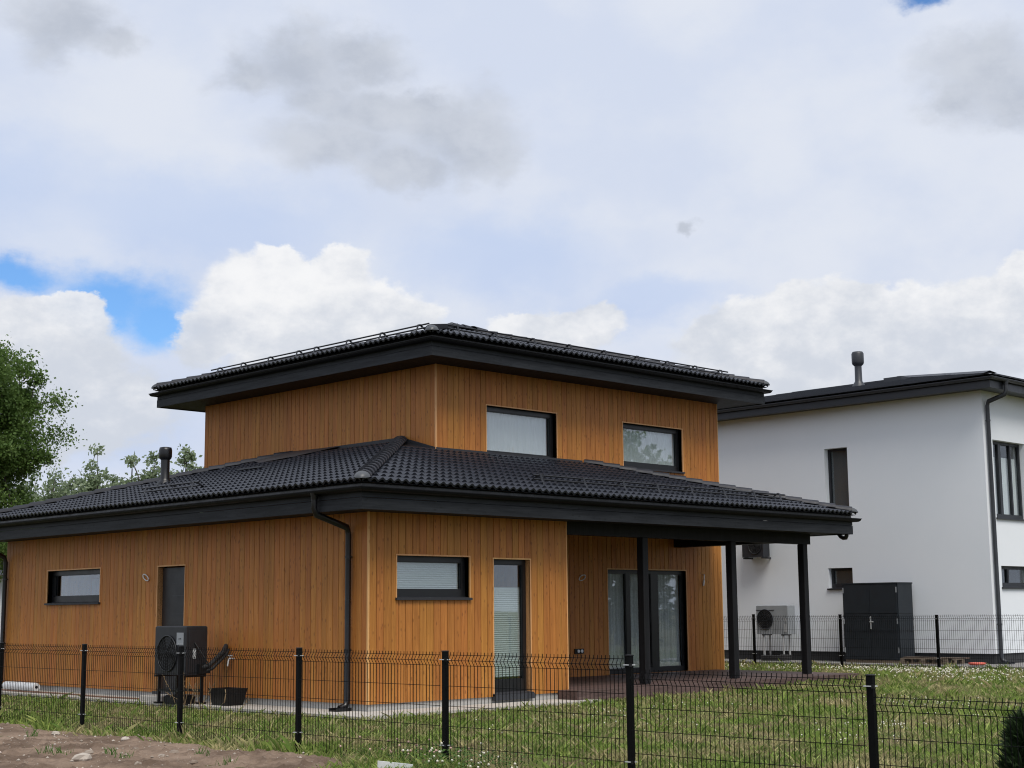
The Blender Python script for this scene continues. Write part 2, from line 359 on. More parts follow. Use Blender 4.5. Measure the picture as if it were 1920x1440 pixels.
# ------------------------------------------------------------------ ground
def ground_z(x, y):
    x = np.asarray(x, float); y = np.asarray(y, float)
    z = -.2 + .2*np.clip((x-2)/14, 0, 1) + .05*np.clip((x+4)/4, 0, 1)*np.clip((6-x)/4, 0, 1)
    z = z - .055*np.clip(-7.5-y, 0, 6)*np.clip((4-x)/8, 0, 1)
    return z
def soil_edge(y):                          # the bare plot lies on the camera's side of this x
    return -4.28 - .12*np.sin(y*1.7) - .10*np.sin(y*4.1+1) - .75*np.clip((-4.7-y)/.9, 0, 6)
def axis_pts(lo, hi, fine, far):
    a = list(np.arange(lo, hi+1e-6, fine)); st = fine; p = a[-1]; q = a[0]; up = []; dn = []
    while p < far: st *= 1.35; p += st; q -= st; up.append(p); dn.append(q)
    return np.array(dn[::-1]+a+up)
gx = axis_pts(-16, 22, .35, 2500); gy = axis_pts(-24, 18, .35, 2500)
GX, GY = np.meshgrid(gx, gy, indexing='ij'); near = np.exp(-((GX-2)**2+(GY+3)**2)/900)
GZ = ground_z(GX, GY) + (vnoise(GX, GY, .9, 3)-.5)*.05*near
V = np.stack([GX, GY, GZ], -1).reshape(-1, 3); ny = len(gy)
I = (np.arange(len(gx)-1)[:, None]*ny+np.arange(ny-1)[None]).ravel()
o = npmesh('ground', V, np.stack([I, I+ny, I+ny+1, I+1], -1), 'lawn_soil', smooth=True); props(o, kind='structure')
# bare soil of the next plot, a lumpy sheet just above the ground
sx = np.arange(-11, -3.7, .045); sy = np.arange(-9, 9, .045); SX, SY = np.meshgrid(sx, sy, indexing='ij')
lump = (vnoise(SX, SY, 1.3, 8)-.5)*.10 + (vnoise(SX, SY, 6, 9, 3)-.5)*.07 + np.maximum(vnoise(SX, SY, 11, 5, 2)-.62, 0)*.16
inside = np.clip((soil_edge(SY)-SX)/.25, -1, 1)
SZ = ground_z(SX, SY)+.025+lump*np.clip(inside, 0, 1)*.9-.12*np.clip(-inside+.1, 0, 1)
far = np.clip((SY-7)/1.5, 0, 1)+np.clip((-10-SX)/.8, 0, 1); SZ -= far*.2
V = np.stack([SX, SY, SZ], -1).reshape(-1, 3); ny = len(sy); I = (np.arange(len(sx)-1)[:, None]*ny+np.arange(ny-1)[None]).ravel()
o = npmesh('soil', V, np.stack([I, I+ny, I+ny+1, I+1], -1), 'bare_soil', smooth=True); props(o, kind='structure')
def soil_h(x, y):
    i = np.clip(((np.asarray(x)+11)/.045).astype(int), 0, len(sx)-1); j = np.clip(((np.asarray(y)+9)/.045).astype(int), 0, len(sy)-1); return SZ[i, j]

# concrete apron round the wooden house (a ring of slabs butted end to end)
APZ = -.10
ap = MB(); ap.box((-.78,-.80,-.35), (0,13,APZ)); ap.box((0,-.80,-.35), (4.35,0,APZ)); put('concrete_apron', ap, 'concrete', kind='structure')
ap = MB(); ap.box((16.6,-2.2,-.3), (18,14,.06)); ap.box((18,-2.2,-.3), (30,-.56,.06)); put('gravel_path', ap, 'gravel', kind='structure')

# ------------------------------------------------------------------ wall helpers
class Wall:
    """a wall face: s runs along it, d is the distance outwards from it"""
    def __init__(s, axis, plane): s.axis, s.plane = axis, plane
    def pt(s, a, z, d): return (s.plane-d, a, z) if s.axis == 'y' else (a, s.plane-d, z)
    def box(s, mb, a0, a1, z0, z1, d0, d1): return mb.box(s.pt(a0, z0, d0), s.pt(a1, z1, d1))
def panels(s0, s1, z0, z1, holes):
    out = []; cuts = sorted({s0, s1, *[h[0] for h in holes], *[h[1] for h in holes]})
    for a, b in zip(cuts, cuts[1:]):
        if a < s0-1e-9 or b > s1+1e-9: continue
        hs = sorted((h[2], h[3]) for h in holes if h[0] <= a+1e-9 and h[1] >= b-1e-9); z = z0
        for h0, h1 in hs:
            if h0 > z: out.append((a, b, z, h0))
            z = max(z, h1)
        if z < z1: out.append((a, b, z, z1))
    return out
PITCH = .142; PIECES = []
def cladding(wall, s0, s1, z0, z1, holes, parent, vis=None):
    n = round((s1-s0)/PITCH); p = (s1-s0)/n
    for i in range(n):
        a, b = s0+i*p+.0037, s0+(i+1)*p-.0037
        hs = [h for h in holes if h[0] < b and h[1] > a]; full = [h for h in hs if h[0] <= a+1e-6 and h[1] >= b-1e-6]
        jit = random.uniform(-.0015, .0015)
        groups = [[q] for q in panels(a, b, z0, z1, full)] if (full or not hs) else [panels(a, b, z0, z1, [(max(h[0], a), min(h[1], b), h[2], h[3]) for h in hs])]
        for gq in groups:
            mb = MB(); area = 0
            for (q0, q1, r0, r1) in gq:
                c = .004 if q1-q0 > .03 else .001
                pr = [(q0, -.018), (q0, jit-c), (q0+c, jit), (q1-c, jit), (q1, jit-c), (q1, -.018)]
                vs = [wall.pt(u, r0, d) for u, d in pr]+[wall.pt(u, r1, d) for u, d in pr]
                fs = [(k, k+1, k+7, k+6) for k in range(5)]+[(0,1,2,3,4,5), (6,7,8,9,10,11)]
                if wall.axis == 'y': fs = [f[::-1] for f in fs]
                mb.add(vs, fs); area += (q1-q0)*(r1-r0)
            c = wall.pt((a+b)/2, 1, 0); dist = (Vector(c)-CAM).length
            seen = 1 if vis is None or vis((a+b)/2) else 0
            PIECES.append((seen*area/dist**2, mb, parent))
def flush_boards(limit=300):
    PIECES.sort(key=lambda t: -t[0]); rest = {}
    for k, (w, mb, par) in enumerate(PIECES):
        if k < limit: put('board', mb, 'wood', par)
        else: rest.setdefault(par, MB()).add(mb.v, mb.f)
    for par, mb in rest.items(): put('boards', mb, 'wood', par, kind='stuff')
def pleats(wall, mb, s0, s1, z0, z1, d, pitch=.09, amp=.02, seed=0):
    n = max(8, int((s1-s0)/pitch*6)); rr = np.random.default_rng(seed); ph = rr.random(4)*6
    vs = []; fs = []
    for i in range(n+1):
        a = s0+(s1-s0)*i/n; q = amp*(math.sin(2*math.pi*a/pitch+ph[0]+1.5*math.sin(a*5+ph[1]))+.5*math.sin(2*math.pi*a/pitch*.53+ph[2]))
        vs += [wall.pt(a, z0, d+q), wall.pt(a, z1, d+q*.7)]
    for i in range(n): fs.append((2*i, 2*i+2, 2*i+3, 2*i+1))
    mb.add(vs, fs, True)
def slats(wall, mb, s0, s1, z0, z1, d, pitch=.017):
    n = int((z1-z0)/pitch); vs = []; fs = []
    for i in range(n+1):
        z = z0+(z1-z0)*i/n; q = .006 if i % 2 else -.006
        vs += [wall.pt(s0, z, d+q), wall.pt(s1, z, d+q)]
    for i in range(n): fs.append((2*i, 2*i+1, 2*i+3, 2*i+2))
    mb.add(vs, fs)
def window(house, wall, s0, s1, z0, z1, frame='frame_black', inset=.10, fw=.085, fb=.12, mull=(), trim=None, sill=True, cover=None, name='window', label=None, sash=True, seed=0):
    win = MB(); B = lambda mb, *a: wall.box(mb, *a)
    fz0 = z0+(.02 if sill else 0)
    B(win, s0, s0+fw, fz0, z1, -inset-.07, -inset); B(win, s1-fw, s1, fz0, z1, -inset-.07, -inset)
    B(win, s0+fw, s1-fw, z1-fw, z1, -inset-.07, -inset); B(win, s0+fw, s1-fw, fz0, fz0+fb, -inset-.07, -inset)
    for m0, m1 in mull: B(win, m0, m1, fz0+fb, z1-fw, -inset-.07, -inset)
    w = put(name, win, frame, house, label=label)
    edges = [s0+fw]+[e for mm in mull for e in mm]+[s1-fw]; lights = list(zip(edges[::2], edges[1::2]))
    for k, (a, b) in enumerate(lights):
        if sash:                                            # thin inner bead of each light
            sb = MB(); t = .014
            B(sb, a, a+t, fz0+fb, z1-fw, -inset-.03, -inset-.012); B(sb, b-t, b, fz0+fb, z1-fw, -inset-.03, -inset-.012)
            B(sb, a+t, b-t, z1-fw-t, z1-fw, -inset-.03, -inset-.012); B(sb, a+t, b-t, fz0+fb, fz0+fb+t, -inset-.03, -inset-.012); put('sash', sb, frame, w)
        pb = MB(); B(pb, a, b, fz0+fb, z1-fw, -inset-.046, -inset-.040); put('pane', pb, 'glass' if frame == 'frame_black' else 'glass_dark', w)
        if cover:
            kind, c0, c1 = cover if not isinstance(cover, list) else cover[k]
            cb = MB()
            if kind in ('curtain', 'sheer'): pleats(wall, cb, a-.02, b+.02, max(z0+c0, z0), z0+c1, -inset-(.85 if kind == 'sheer' else .11), .11, .02, seed+k); put('curtain', cb, 'sheer_grey' if kind == 'sheer' else 'curtain', w)
            if kind == 'screen': wall.box(cb, a, b, z0+c0, z0+c1, -inset-.075, -inset-.08); put('added_mask_sheet', cb, 'screen_grey', w)  # grey sheet added behind the pane to mute the orange reflection
            if kind == 'half': pleats(wall, cb, a-.02, a+(b-a)*.55, z0+c0, z0+c1, -inset-.11, .10, .02, seed+k); put('curtain', cb, 'curtain', w)
            if kind == 'blind': slats(wall, cb, a+.005, b-.005, z0+c0, z0+c1, -inset-.075); put('blind', cb, 'blind', w)
    if trim:
        for (a, b, c, d) in ((s0-.022, s0, z0, z1), (s1, s1+.022, z0, z1), (s0-.022, s1+.022, z1, z1+.022)):
            tb = MB(); B(tb, a, b, c, d, -inset-.07, .010); put('casing', tb, trim, w)
    if sill:
        sb = MB(); q = [wall.pt(s0-.03, z0+.012, .045), wall.pt(s1+.03, z0+.012, .045), wall.pt(s1+.03, z0+.03, -inset), wall.pt(s0-.03, z0+.03, -inset)]
        q2 = [wall.pt(s0-.03, z0-.022, .045), wall.pt(s1+.03, z0-.022, .045), wall.pt(s1+.03, z0-.022, .0), wall.pt(s0-.03, z0-.022, .0)]
        sb.add(q+q2, [(0,1,2,3), (4,5,1,0), (7,6,5,4), (5,6,2,1), (4,0,3,7)]); put('sill', sb, 'flash_metal' if frame == 'frame_black' else frame, w)
    return w
def rim(rect, prof, sides='ABCD', flip=False):
    """four mitred sides of a profile [(outward, z), ...] carried round a rectangle; returns {side: MB}"""
    x0, x1, y0, y1 = rect; out = {}
    def corner(k, o): return [(x0-o, y0-o), (x1+o, y0-o), (x1+o, y1+o), (x0-o, y1+o)][k]
    for name, a, b in (('B',0,1), ('C',1,2), ('D',2,3), ('A',3,0)):
        if name not in sides: continue
        mb = MB(); n = len(prof)
        vs = [(*corner(a, o), z) for o, z in prof]+[(*corner(b, o), z) for o, z in prof]
        mb.add(vs, [(i, i+1, n+i+1, n+i) for i in range(n-1)]); out[name] = mb
    return out

# ------------------------------------------------------------------ roof tiles
TW, TG = .30, .352                          # cover width and row gauge
SEG = 12
def tile_patch(org, du, dv, dn, u0, u1, v0, umin, umax, lift=.044):
    """one wavy tile; rows above lap over it. umin/umax(v): the hip or verge that cuts it"""
    vs = []; fs = []
    for vv, h in ((v0-.012, lift), (v0+TG+.02, .006)):
        lo, hi = umin(max(vv, 0)), umax(max(vv, 0))
        for i in range(SEG+1):
            u = min(max(u0+(u1-u0)*i/SEG, lo), hi); w = .021*(1-math.cos(2*math.pi*u/.15))
            vs.append(org+du*u+dv*vv+dn*(h+w))
    n = SEG+1
    for i in range(SEG): fs.append((i, i+1, n+i+1, n+i))
    vs2 = []
    for i in range(n): vs2 += [vs[i], vs[i]-dn*.036+dv*.004]
    fs2 = [(2*i, 2*i+1, 2*i+3, 2*i+2) for i in range(SEG)]
    return vs, fs, vs2, fs2
TILES = []
def tile_slope(parent, org, du, dv, dn, length, rows, umin, umax, rank, mat_='roof_tile'):
    for r in range(rows):
        v0 = r*TG; k = 0
        while k*TW < length:
            u0, u1 = k*TW, (k+1)*TW; lo, hi = umin(v0), umax(v0); k += 1
            if u1 < lo+.02 or u0 > hi-.02: continue
            a, f1, b_, f2 = tile_patch(org, du, dv, dn, u0, u1, v0, umin, umax)
            mb = MB(); mb.add(a, f1, True); mb.add(b_, f2, False)
            TILES.append((rank/(Vector(a[0])-CAM).length**2, mb, parent, mat_))
def flush_tiles(limit=300):
    TILES.sort(key=lambda t: -t[0]); rest = {}
    for k, (w, mb, par, mt_) in enumerate(TILES):
        if k < limit: put('tile', mb, mt_, par)
        else:
            r = rest.setdefault(par, MB()); n = len(r.v); r.v += [tuple(p) for p in mb.v]; r.f += [tuple(i+n for i in f) for f in mb.f]; r.sm += mb.sm
    for par, mb in rest.items(): put('tiles', mb, 'roof_tile', par, kind='stuff')
cap_mb = MB()                               # a half-round cap along +X, wide end first
n_ = 9; vs = []; fs = []
for x, rr in ((0,.128), (.40,.108)):
    for j in range(n_): a = math.pi*j/(n_-1); vs.append((x, rr*math.cos(a)*1.02, rr*math.sin(a)*.72))
for j in range(n_-1): fs.append((j, j+1, n_+j+1, n_+j))
cap_mb.add(vs, fs, True)
vs = []; fs = []
for j in range(n_):
    a = math.pi*j/(n_-1)
    vs += [(0, .128*math.cos(a)*1.02, .128*math.sin(a)*.72), (0, .108*math.cos(a)*1.02, .108*math.sin(a)*.72-.004)]
for j in range(n_-1): fs.append((2*j, 2*j+1, 2*j+3, 2*j+2))
cap_mb.add(vs, fs); CAP = shared('hip_cap', cap_mb, 'hip_tile')
end_mb = MB(); vs = []; fs = []             # rounded closing piece at the eave
for i in range(6):
    b_ = math.pi/2*i/5
    for j in range(n_): a = math.pi*j/(n_-1); vs.append((.16-.21*math.sin(b_), .13*math.cos(b_)*math.cos(a), .13*math.cos(b_)*math.sin(a)*.75))
for i in range(5):
    for j in range(n_-1): fs.append((i*n_+j, i*n_+j+1, (i+1)*n_+j+1, (i+1)*n_+j))
end_mb.add(vs, fs, True); END = shared('hip_end', end_mb, 'hip_end')
def hip_caps(parent, p0, p1, step=.345):
    p0, p1 = Vector(p0), Vector(p1); d = (p1-p0); L = d.length; d.normalize()
    ey = Vector((0,0,1)).cross(d).normalized(); ez = d.cross(ey); M3 = Matrix((d, ey, ez)).transposed(); e = M3.to_euler()
    inst('hip_end_cap', END, parent, p0, e)
    tilt = (M3 @ Matrix.Rotation(R(2.2), 3, 'Y')).to_euler(); k = 0; s = .1
    while s < L-.1: inst('hip_tile', CAP, parent, p0+d*s+ez*.012, tilt); s += step
def guard(parent, pts0, du, up, r=.016, h=(.070,.135), ext=.2):
    """snow guard: two rails carried by bent flat-bar brackets standing on the tiles"""
    gset = MB(); a = Vector(pts0[0]); b = Vector(pts0[-1]); du = Vector(du); up = Vector(up)
    sg = put('snow_guard', MB().tube([a-du*ext+Vector((0,0,h[1])), b+du*ext+Vector((0,0,h[1]))], r, 8), 'black_metal', parent)
    put('rail', MB().tube([a-du*ext+Vector((0,0,h[0]))-up*.02, b+du*ext+Vector((0,0,h[0]))-up*.02], r, 8), 'black_metal', sg)
    for p in pts0:
        p = Vector(p); mb = MB(); w = du*.024
        path = [p-up*.10+Vector((0,0,-.02)), p-up*.03+Vector((0,0,.08)), p-up*.005+Vector((0,0,.16)), p+up*.03+Vector((0,0,.16)), p+up*.11+Vector((0,0,.09)), p+up*.22+Vector((0,0,.0))]
        vs = []; fs = []
        for q in path: vs += [q-w, q+w, q+w-up*.008-Vector((0,0,.008)), q-w-up*.008-Vector((0,0,.008))]
        for i in range(len(path)-1):
            for j in range(4): fs.append((4*i+j, 4*i+(j+1)%4, 4*i+4+(j+1)%4, 4*i+4+j))
        mb.add(vs, fs); put('guard_bracket', mb, 'black_metal', sg)
    return sg
def gutter_prof(o, z, r=.062):              # half-round trough hung on the fascia
    pr = [(o+.004, z+.01)]
    for i in range(9): a = math.pi+math.pi*i/8; pr.append((o+.006+r+r*math.cos(a), z+r*math.sin(a)))
    pr += [(o+.006+2*r, z+.004), (o+.016+2*r, z+.008), (o+.016+2*r, z-.004), (o+.002+2*r, z-.006)]
    for i in range(7, 0, -1): a = math.pi+math.pi*i/8; pr.append((o+.006+r+(r-.004)*math.cos(a), z+(r-.004)*math.sin(a)))
    return pr

# ================================================================== the wooden house
HB = (6.2, 6.0, -.1)
H = thing('wooden_house', HB, 'two-storey house clad in orange-brown vertical boards with black tiled hip roofs', 'house')
wA, wB, wR = Wall('y', 0.), Wall('x', 0.), Wall('x', 3.19)
uA, uB = Wall('y', 4.178), Wall('x', 3.19)
LT, UT, UB0 = 2.90, 6.03, 3.3               # wall tops, lower edge of the upper cladding
hA = [(8.02, 10.09, 1.58, 2.225), (5.08, 5.97, .0, 2.20)]
hB = [(.56, 2.075, 1.565, 2.225), (2.61, 3.45, .03, 2.205)]
hR = [(8.915, 11.475, .05, 2.20)]
hU = [(5.49, 7.45, 4.315, 5.33), (9.485, 11.465, 4.355, 5.315)]
WX, WY = 12.75, 11.9                        # right end and back end
def backing(name, wall, s0, s1, z0, z1, holes, th=.16):
    mb = MB()
    for (a, b, c, d) in panels(s0, s1, z0, z1, holes): wall.box(mb, a, b, c, d, -.019, -.019-th)
    return put(name, mb, 'underlay', H)
kA = backing('lower_wall', wA, .02, WY, .02, LT, hA); kB = backing('lower_wall', wB, .18, 4.33, .02, LT, hB)
kR = backing('terrace_wall', wR, 4.35, WX, .02, 3.6, hR); kU = backing('upper_wall', uA, 3.21, 11.06, UB0, UT, [])
kV = backing('upper_wall', uB, 4.36, WX-.02, 3.6, UT, hU)
mb = MB(); mb.box((4.16,.0,.02), (4.34,3.17,LT)); put('side_wall', mb, 'wood', H)
mb = MB(); mb.box((.18,WY-.16,.02), (WX,WY,LT)); mb.box((4.36,10.9,LT), (WX,11.06,UT)); mb.box((WX-.18,3.40,.02), (WX-.02,10.9,UT)); mb.box((WX-.18,10.9,.02), (WX-.02,WY-.16,LT)); put('back_wall', mb, 'wood', H)
mb = MB(); mb.box((.2,.2,-.05), (WX-.2,WY-.2,.0)); put('floor', mb, 'interior', H)
mb = MB(); mb.box((4.37,3.4,3.45), (WX-.2,10.85,3.55)); put('upper_floor', mb, 'interior', H)
mb = MB(); mb.box((.2,5.2,.0), (4.1,5.3,LT)); mb.box((5.0,6.4,.0), (WX-.2,6.5,LT)); mb.box((4.5,5.6,3.55), (WX-.2,5.7,UT)); put('inner_wall', mb, 'interior', H)
cladding(wA, .02, WY, 0., LT, hA, kA); cladding(wB, .02, 4.35, 0., LT, hB, kB)
cladding(wR, 4.36, WX, 0.03, LT, hR, kR, vis=lambda a: a > 7.4)
cladding(uA, 3.21, 11.06, UB0, UT, [], kU); cladding(uB, 4.20, WX, 3.6, UT, hU, kV)
flush_boards(300)
for (x, y, z0, z1, par) in ((0,0,0.,LT,kA), (4.178,3.19,UB0,UT,kU)):
    mb = MB(); mb.cbox((x-.012,y-.012,z0), (x+.02,y+.02,z1), .003); put('corner_board', mb, 'wood_trim', par)
mb = MB(); mb.box((4.332,-.004,0.), (4.356,.05,LT)); put('corner_board', mb, 'wood_trim', kB)
mb = MB(); mb.box((WX-.02,3.185,0.03), (WX+.004,3.24,UT)); put('corner_board', mb, 'wood_trim', kV)
mb = MB(); mb.box((.03,.03,-.3), (4.32,.2,.0)); mb.box((.03,.2,-.3), (.2,WY-.03,.0)); mb.box((4.36,3.22,-.3), (WX-.03,3.4,.03)); put('plinth', mb, 'plinth_concrete', H)
# windows and doors
window(H, wA, *hA[0], trim='wood_trim', cover=('sheer', .0, .5), seed=1)
window(H, wB, *hB[0], trim='wood_trim', cover=('blind', .1, .6), seed=2, label='window with a closed pale pleated blind')
window(H, wB, *hB[1], trim='wood_trim', fw=.075, fb=.2, cover=('blind', .26, 1.72), name='glass_door', label='narrow glazed door with a half-raised pale pleated blind', seed=3)
window(H, wR, *hR[0], trim='wood_trim', fw=.07, fb=.10, inset=.08, mull=((9.57,9.71), (10.38,10.62)), cover=[('curtain', .1, 2.2), ('half', .1, 2.2), ('curtain', .1, 2.2)], name='terrace_door', label='three-part glazed terrace door with white curtains', sill=False, seed=4)
window(H, uB, *hU[0], trim='wood_trim', cover=('curtain', .0, 1.0), seed=5)
window(H, uB, *hU[1], trim='wood_trim', cover=('curtain', .0, 1.0), seed=6)
for (s, w_, h_) in ((6.32,.13,.13), (6.88,.16,.06)):
    mb = MB(); uB.box(mb, s, s+w_, 4.46, 4.46+h_, -.20, -.26); put('window_ornament', mb, 'room_thing', H)
for a_, b_, z_ in ((5.5,7.44,4.44), (9.5,11.45,4.48)): mb = MB(); uB.box(mb, a_, b_, z_, z_+.018, -.18, -.34); put('inner_sill', mb, 'room_thing', H)
for a_, b_ in ((9.0,9.56), (9.73,10.36), (10.64,11.39)): mb = MB(); wR.box(mb, a_, b_, .16, .24, -.135, -.15); put('inner_skirting', mb, 'room_thing', H)
dr = MB(); wA.box(dr, 5.10, 5.95, .02, 2.18, -.13, -.09); door = put('door', dr, 'door_dark', H, label='plain dark door with thin horizontal strips')
for z in (1.05, 1.36, 1.68, 1.9): mb = MB(); wA.box(mb, 5.16, 5.62, z, z+.008, -.090, -.086); put('strip', mb, 'grey_metal', door)
mb = MB(); mb.tube([wA.pt(5.82,1.08,-.09), wA.pt(5.82,1.08,-.04), wA.pt(5.70,1.08,-.035)], .011, 8); put('handle', mb, 'steel', door)
for (a, b, c, d) in ((5.06,5.08,0,2.2), (5.97,5.99,0,2.2), (5.06,5.99,2.2,2.222)): mb = MB(); wA.box(mb, a, b, c, d, -.13, .01); put('casing', mb, 'wood_trim', door)
mb = MB(); wA.box(mb, 5.06, 5.99, -.03, .02, -.13, .05); put('threshold', mb, 'grey_metal', door)
mb = MB(); wB.box(mb, 2.58, 3.48, -.06, .028, -.02, .06); put('door_step', mb, 'grey_metal', H)
# rings and cable tails left for wall lamps, socket pair, outside tap
def ring(wall, s, z, r=.075, loop=True):
    mb = MB(); mb.tube([wall.pt(s+r*math.cos(a)*1.25, z+r*math.sin(a)*.72+r*math.cos(a)*.3, .03+.015*math.sin(a)) for a in np.linspace(0, 2*math.pi, 25)], .010, 6)
    put('lamp_cable', mb, 'white_plastic', H)
ring(wA, 6.34, 2.02); ring(wR, 8.12, 2.02)
mb = MB(); mb.tube([wR.pt(12.08, 2.13, .0), wR.pt(12.06, 2.12, .05), wR.pt(12.04, 2.0, .05)], .009, 6); mb.tube([wR.pt(12.04, 2.0, .05), wR.pt(12.02, 1.88, .045)], .022, 8); put('lamp_cable', mb, 'white_plastic', H)
mb = MB(); wR.box(mb, 7.88, 8.14, .50, .60, 0.002, .03); so = put('socket', mb, 'black_plastic', H)
for s in (7.97, 8.07): mb = MB(); mb.tube([wR.pt(s, .55, .03), wR.pt(s, .55, .045)], .033, 12); put('socket_face', mb, 'white_plastic', so)
mb = MB(); mb.tube([wA.pt(3.52,.62,0), wA.pt(3.52,.62,.10), wA.pt(3.52,.50,.13)], .014, 8); mb.tube([wA.pt(3.45,.67,.08), wA.pt(3.59,.67,.08)], .010, 6); mb.tube([wA.pt(3.52,.62,.08), wA.pt(3.52,.67,.08)], .008, 6); put('garden_tap', mb, 'steel', H)

# ---- roofs
SLP = .275; NRM = math.hypot(1, SLP)
def hip_roof(name, fr, zfb, rank_A, rank_B, clipA=None, upper=False):
    """fr: fascia rectangle. Soffit, fascia boards, gutter, underlay and tiles"""
    x0, x1, y0, y1 = fr; e = .06; ze = zfb+.40
    ex0, ex1, ey0, ey1 = x0-e, x1+e, y0-e, y1+e
    return ex0, ex1, ey0, ey1, ze
# lower roof
LF = (-.65, 12.19, -.65, 12.55); LZ = 2.855
ROOF_L = put('lower_roof', (lambda q: q)(MB().add([(-.70,-.70,LZ+.395), (12.24,-.70,LZ+.395), (8.31,3.23,LZ+.395+SLP*3.93), (4.22,3.23,LZ+.395+SLP*3.93), (4.22,4.22,LZ+.395+SLP*4.92),
    (-.70,12.6,LZ+.395), (4.22,7.68,LZ+.395+SLP*4.92), (12.24,3.23,LZ+.395), (4.22,12.6,LZ+.395)],
    [(0,1,2,3), (0,3,4,6,5), (0,3,4), (1,7,2), (5,6,8)])), 'underlay', H)
UF = (3.398, 13.52, 2.41, 11.84); UZ = 5.985
ux0, ux1, uy0, uy1 = UF[0]-.06, UF[1]+.06, UF[2]-.06, UF[3]+.06; uze = UZ+.395; hw = (uy1-uy0)/2; uzr = uze+SLP*hw
ROOF_U = put('upper_roof', MB().add([(ux0,uy0,uze), (ux1,uy0,uze), (ux1,uy1,uze), (ux0,uy1,uze), (ux0+hw,uy0+hw,uzr), (ux1-hw,uy0+hw,uzr)], [(0,1,5,4), (1,2,5), (2,3,4,5), (3,0,4)]), 'underlay', H)
def rel(fr, zb, roof, sides, soff_in):
    for i, (name, z0, z1, o0) in enumerate((('fascia_board', zb, zb+.172, 0.), ('fascia_board', zb+.176, zb+.30, -.006))):
        for sname, mb in rim(fr, [(o0-.025, z0+.002), (o0-.003, z0), (o0, z0+.003), (o0, z1-.003), (o0-.003, z1), (o0-.025, z1)], sides).items():
            put(name, mb, 'fascia_wood_y' if sname in 'AC' else 'fascia_wood_x', roof)
    for sname, mb in rim(fr, gutter_prof(0, zb+.315), sides).items(): put('gutter', mb, 'gutter_black', roof)
    for sname, mb in rim(fr, [(-.02, zb+.305), (-.02, zb+.38), (.05, zb+.385)], sides).items(): put('eave_strip', mb, 'black_metal', roof)
    # soffit boards running parallel with each eave
    k = 0; o = -.028
    while o > -soff_in:
        w_ = min(.12, soff_in+o)
        for sname, mb in rim(fr, [(o, zb+.03), (o, zb+.02), (o-w_+.006, zb+.02), (o-w_+.006, zb+.03)], sides).items():
            put('soffit_board', mb, 'soffit_wood', roof)
        o -= w_
rel(LF, LZ, ROOF_L, 'ABC', .66); rel(UF, UZ, ROOF_U, 'ABCD', .79)
# ceiling of the terrace: boards along x
tb = 0
y = .012
while y < 3.15:
    mb = MB(); mb.box((4.36,y,LZ+.02), (11.535,min(y+.134,3.17),LZ+.035)); put('ceiling_board', mb, 'soffit_wood', ROOF_L); y += .14
mb = MB(); mb.box((-.6,-.6,LZ+.045), (12.1,3.1,LZ+.05)); mb.box((-.6,3.1,LZ+.045), (4.1,12.5,LZ+.05)); put('ceiling_sheet', mb, 'underlay', ROOF_L)
mb = MB(); mb.box((3.45,2.45,UZ+.045), (13.45,11.8,UZ+.05)); put('soffit_sheet', mb, 'underlay', ROOF_U)
V3 = Vector
def slope_axes(side):
    du = {'A': V3((0,1,0)), 'B': V3((1,0,0)), 'C': V3((0,1,0)), 'D': V3((1,0,0))}[side]
    inw = {'A': V3((1,0,0)), 'B': V3((0,1,0)), 'C': V3((-1,0,0)), 'D': V3((0,-1,0))}[side]
    dv = (inw+V3((0,0,SLP)))/NRM; dn = (V3((0,0,1))-inw*SLP)/NRM; return du, dv, dn
ce = 1/NRM                                   # plan distance per metre of slope
ez = LZ+.395; L_A = 13.3; L_B = 12.94
du, dv, dn = slope_axes('B'); tile_slope(ROOF_L, V3((-.70,-.70,ez)), du, dv, dn, L_B, 12, lambda v: v*ce, lambda v: min(L_B-v*ce, 20), 1.)
du, dv, dn = slope_axes('A'); tile_slope(ROOF_L, V3((-.70,-.70,ez)), du, dv, dn, L_A, 14, lambda v: v*ce, lambda v: L_A-v*ce, .8)
du, dv, dn = slope_axes('C'); tile_slope(ROOF_L, V3((12.24,-.70,ez)), du, dv, dn, 3.9, 11, lambda v: v*ce, lambda v: 3.9, .0001)
du, dv, dn = slope_axes('D'); tile_slope(ROOF_L, V3((-.70,12.6,ez)), du, dv, dn, 4.9, 14, lambda v: v*ce, lambda v: 4.9, .0001)
LX, LY = ux1-ux0, uy1-uy0; rows = 14
du, dv, dn = slope_axes('B'); tile_slope(ROOF_U, V3((ux0,uy0,uze)), du, dv, dn, LX, rows, lambda v: v*ce, lambda v: LX-v*ce, .35)
du, dv, dn = slope_axes('A'); tile_slope(ROOF_U, V3((ux0,uy0,uze)), du, dv, dn, LY, rows, lambda v: v*ce, lambda v: LY-v*ce, .25)
du, dv, dn = slope_axes('C'); tile_slope(ROOF_U, V3((ux1,uy0,uze)), du, dv, dn, LY, rows, lambda v: v*ce, lambda v: LY-v*ce, .0001)
du, dv, dn = slope_axes('D'); tile_slope(ROOF_U, V3((ux0,uy1,uze)), du, dv, dn, LX, rows, lambda v: v*ce, lambda v: LX-v*ce, .0001)
flush_tiles(300)
hz = .055
hip_caps(ROOF_L, (-.70,-.70,ez+hz), (4.12,4.12,ez+hz+SLP*4.82)); hip_caps(ROOF_L, (12.24,-.70,ez+hz), (8.35,3.19,ez+hz+SLP*3.89))
hip_caps(ROOF_L, (-.70,12.6,ez+hz), (4.12,7.78,ez+hz+SLP*4.82))
hip_caps(ROOF_U, (ux0,uy0,uze+hz), (ux0+hw,uy0+hw,uzr+hz)); hip_caps(ROOF_U, (ux1,uy0,uze+hz), (ux1-hw,uy0+hw,uzr+hz))
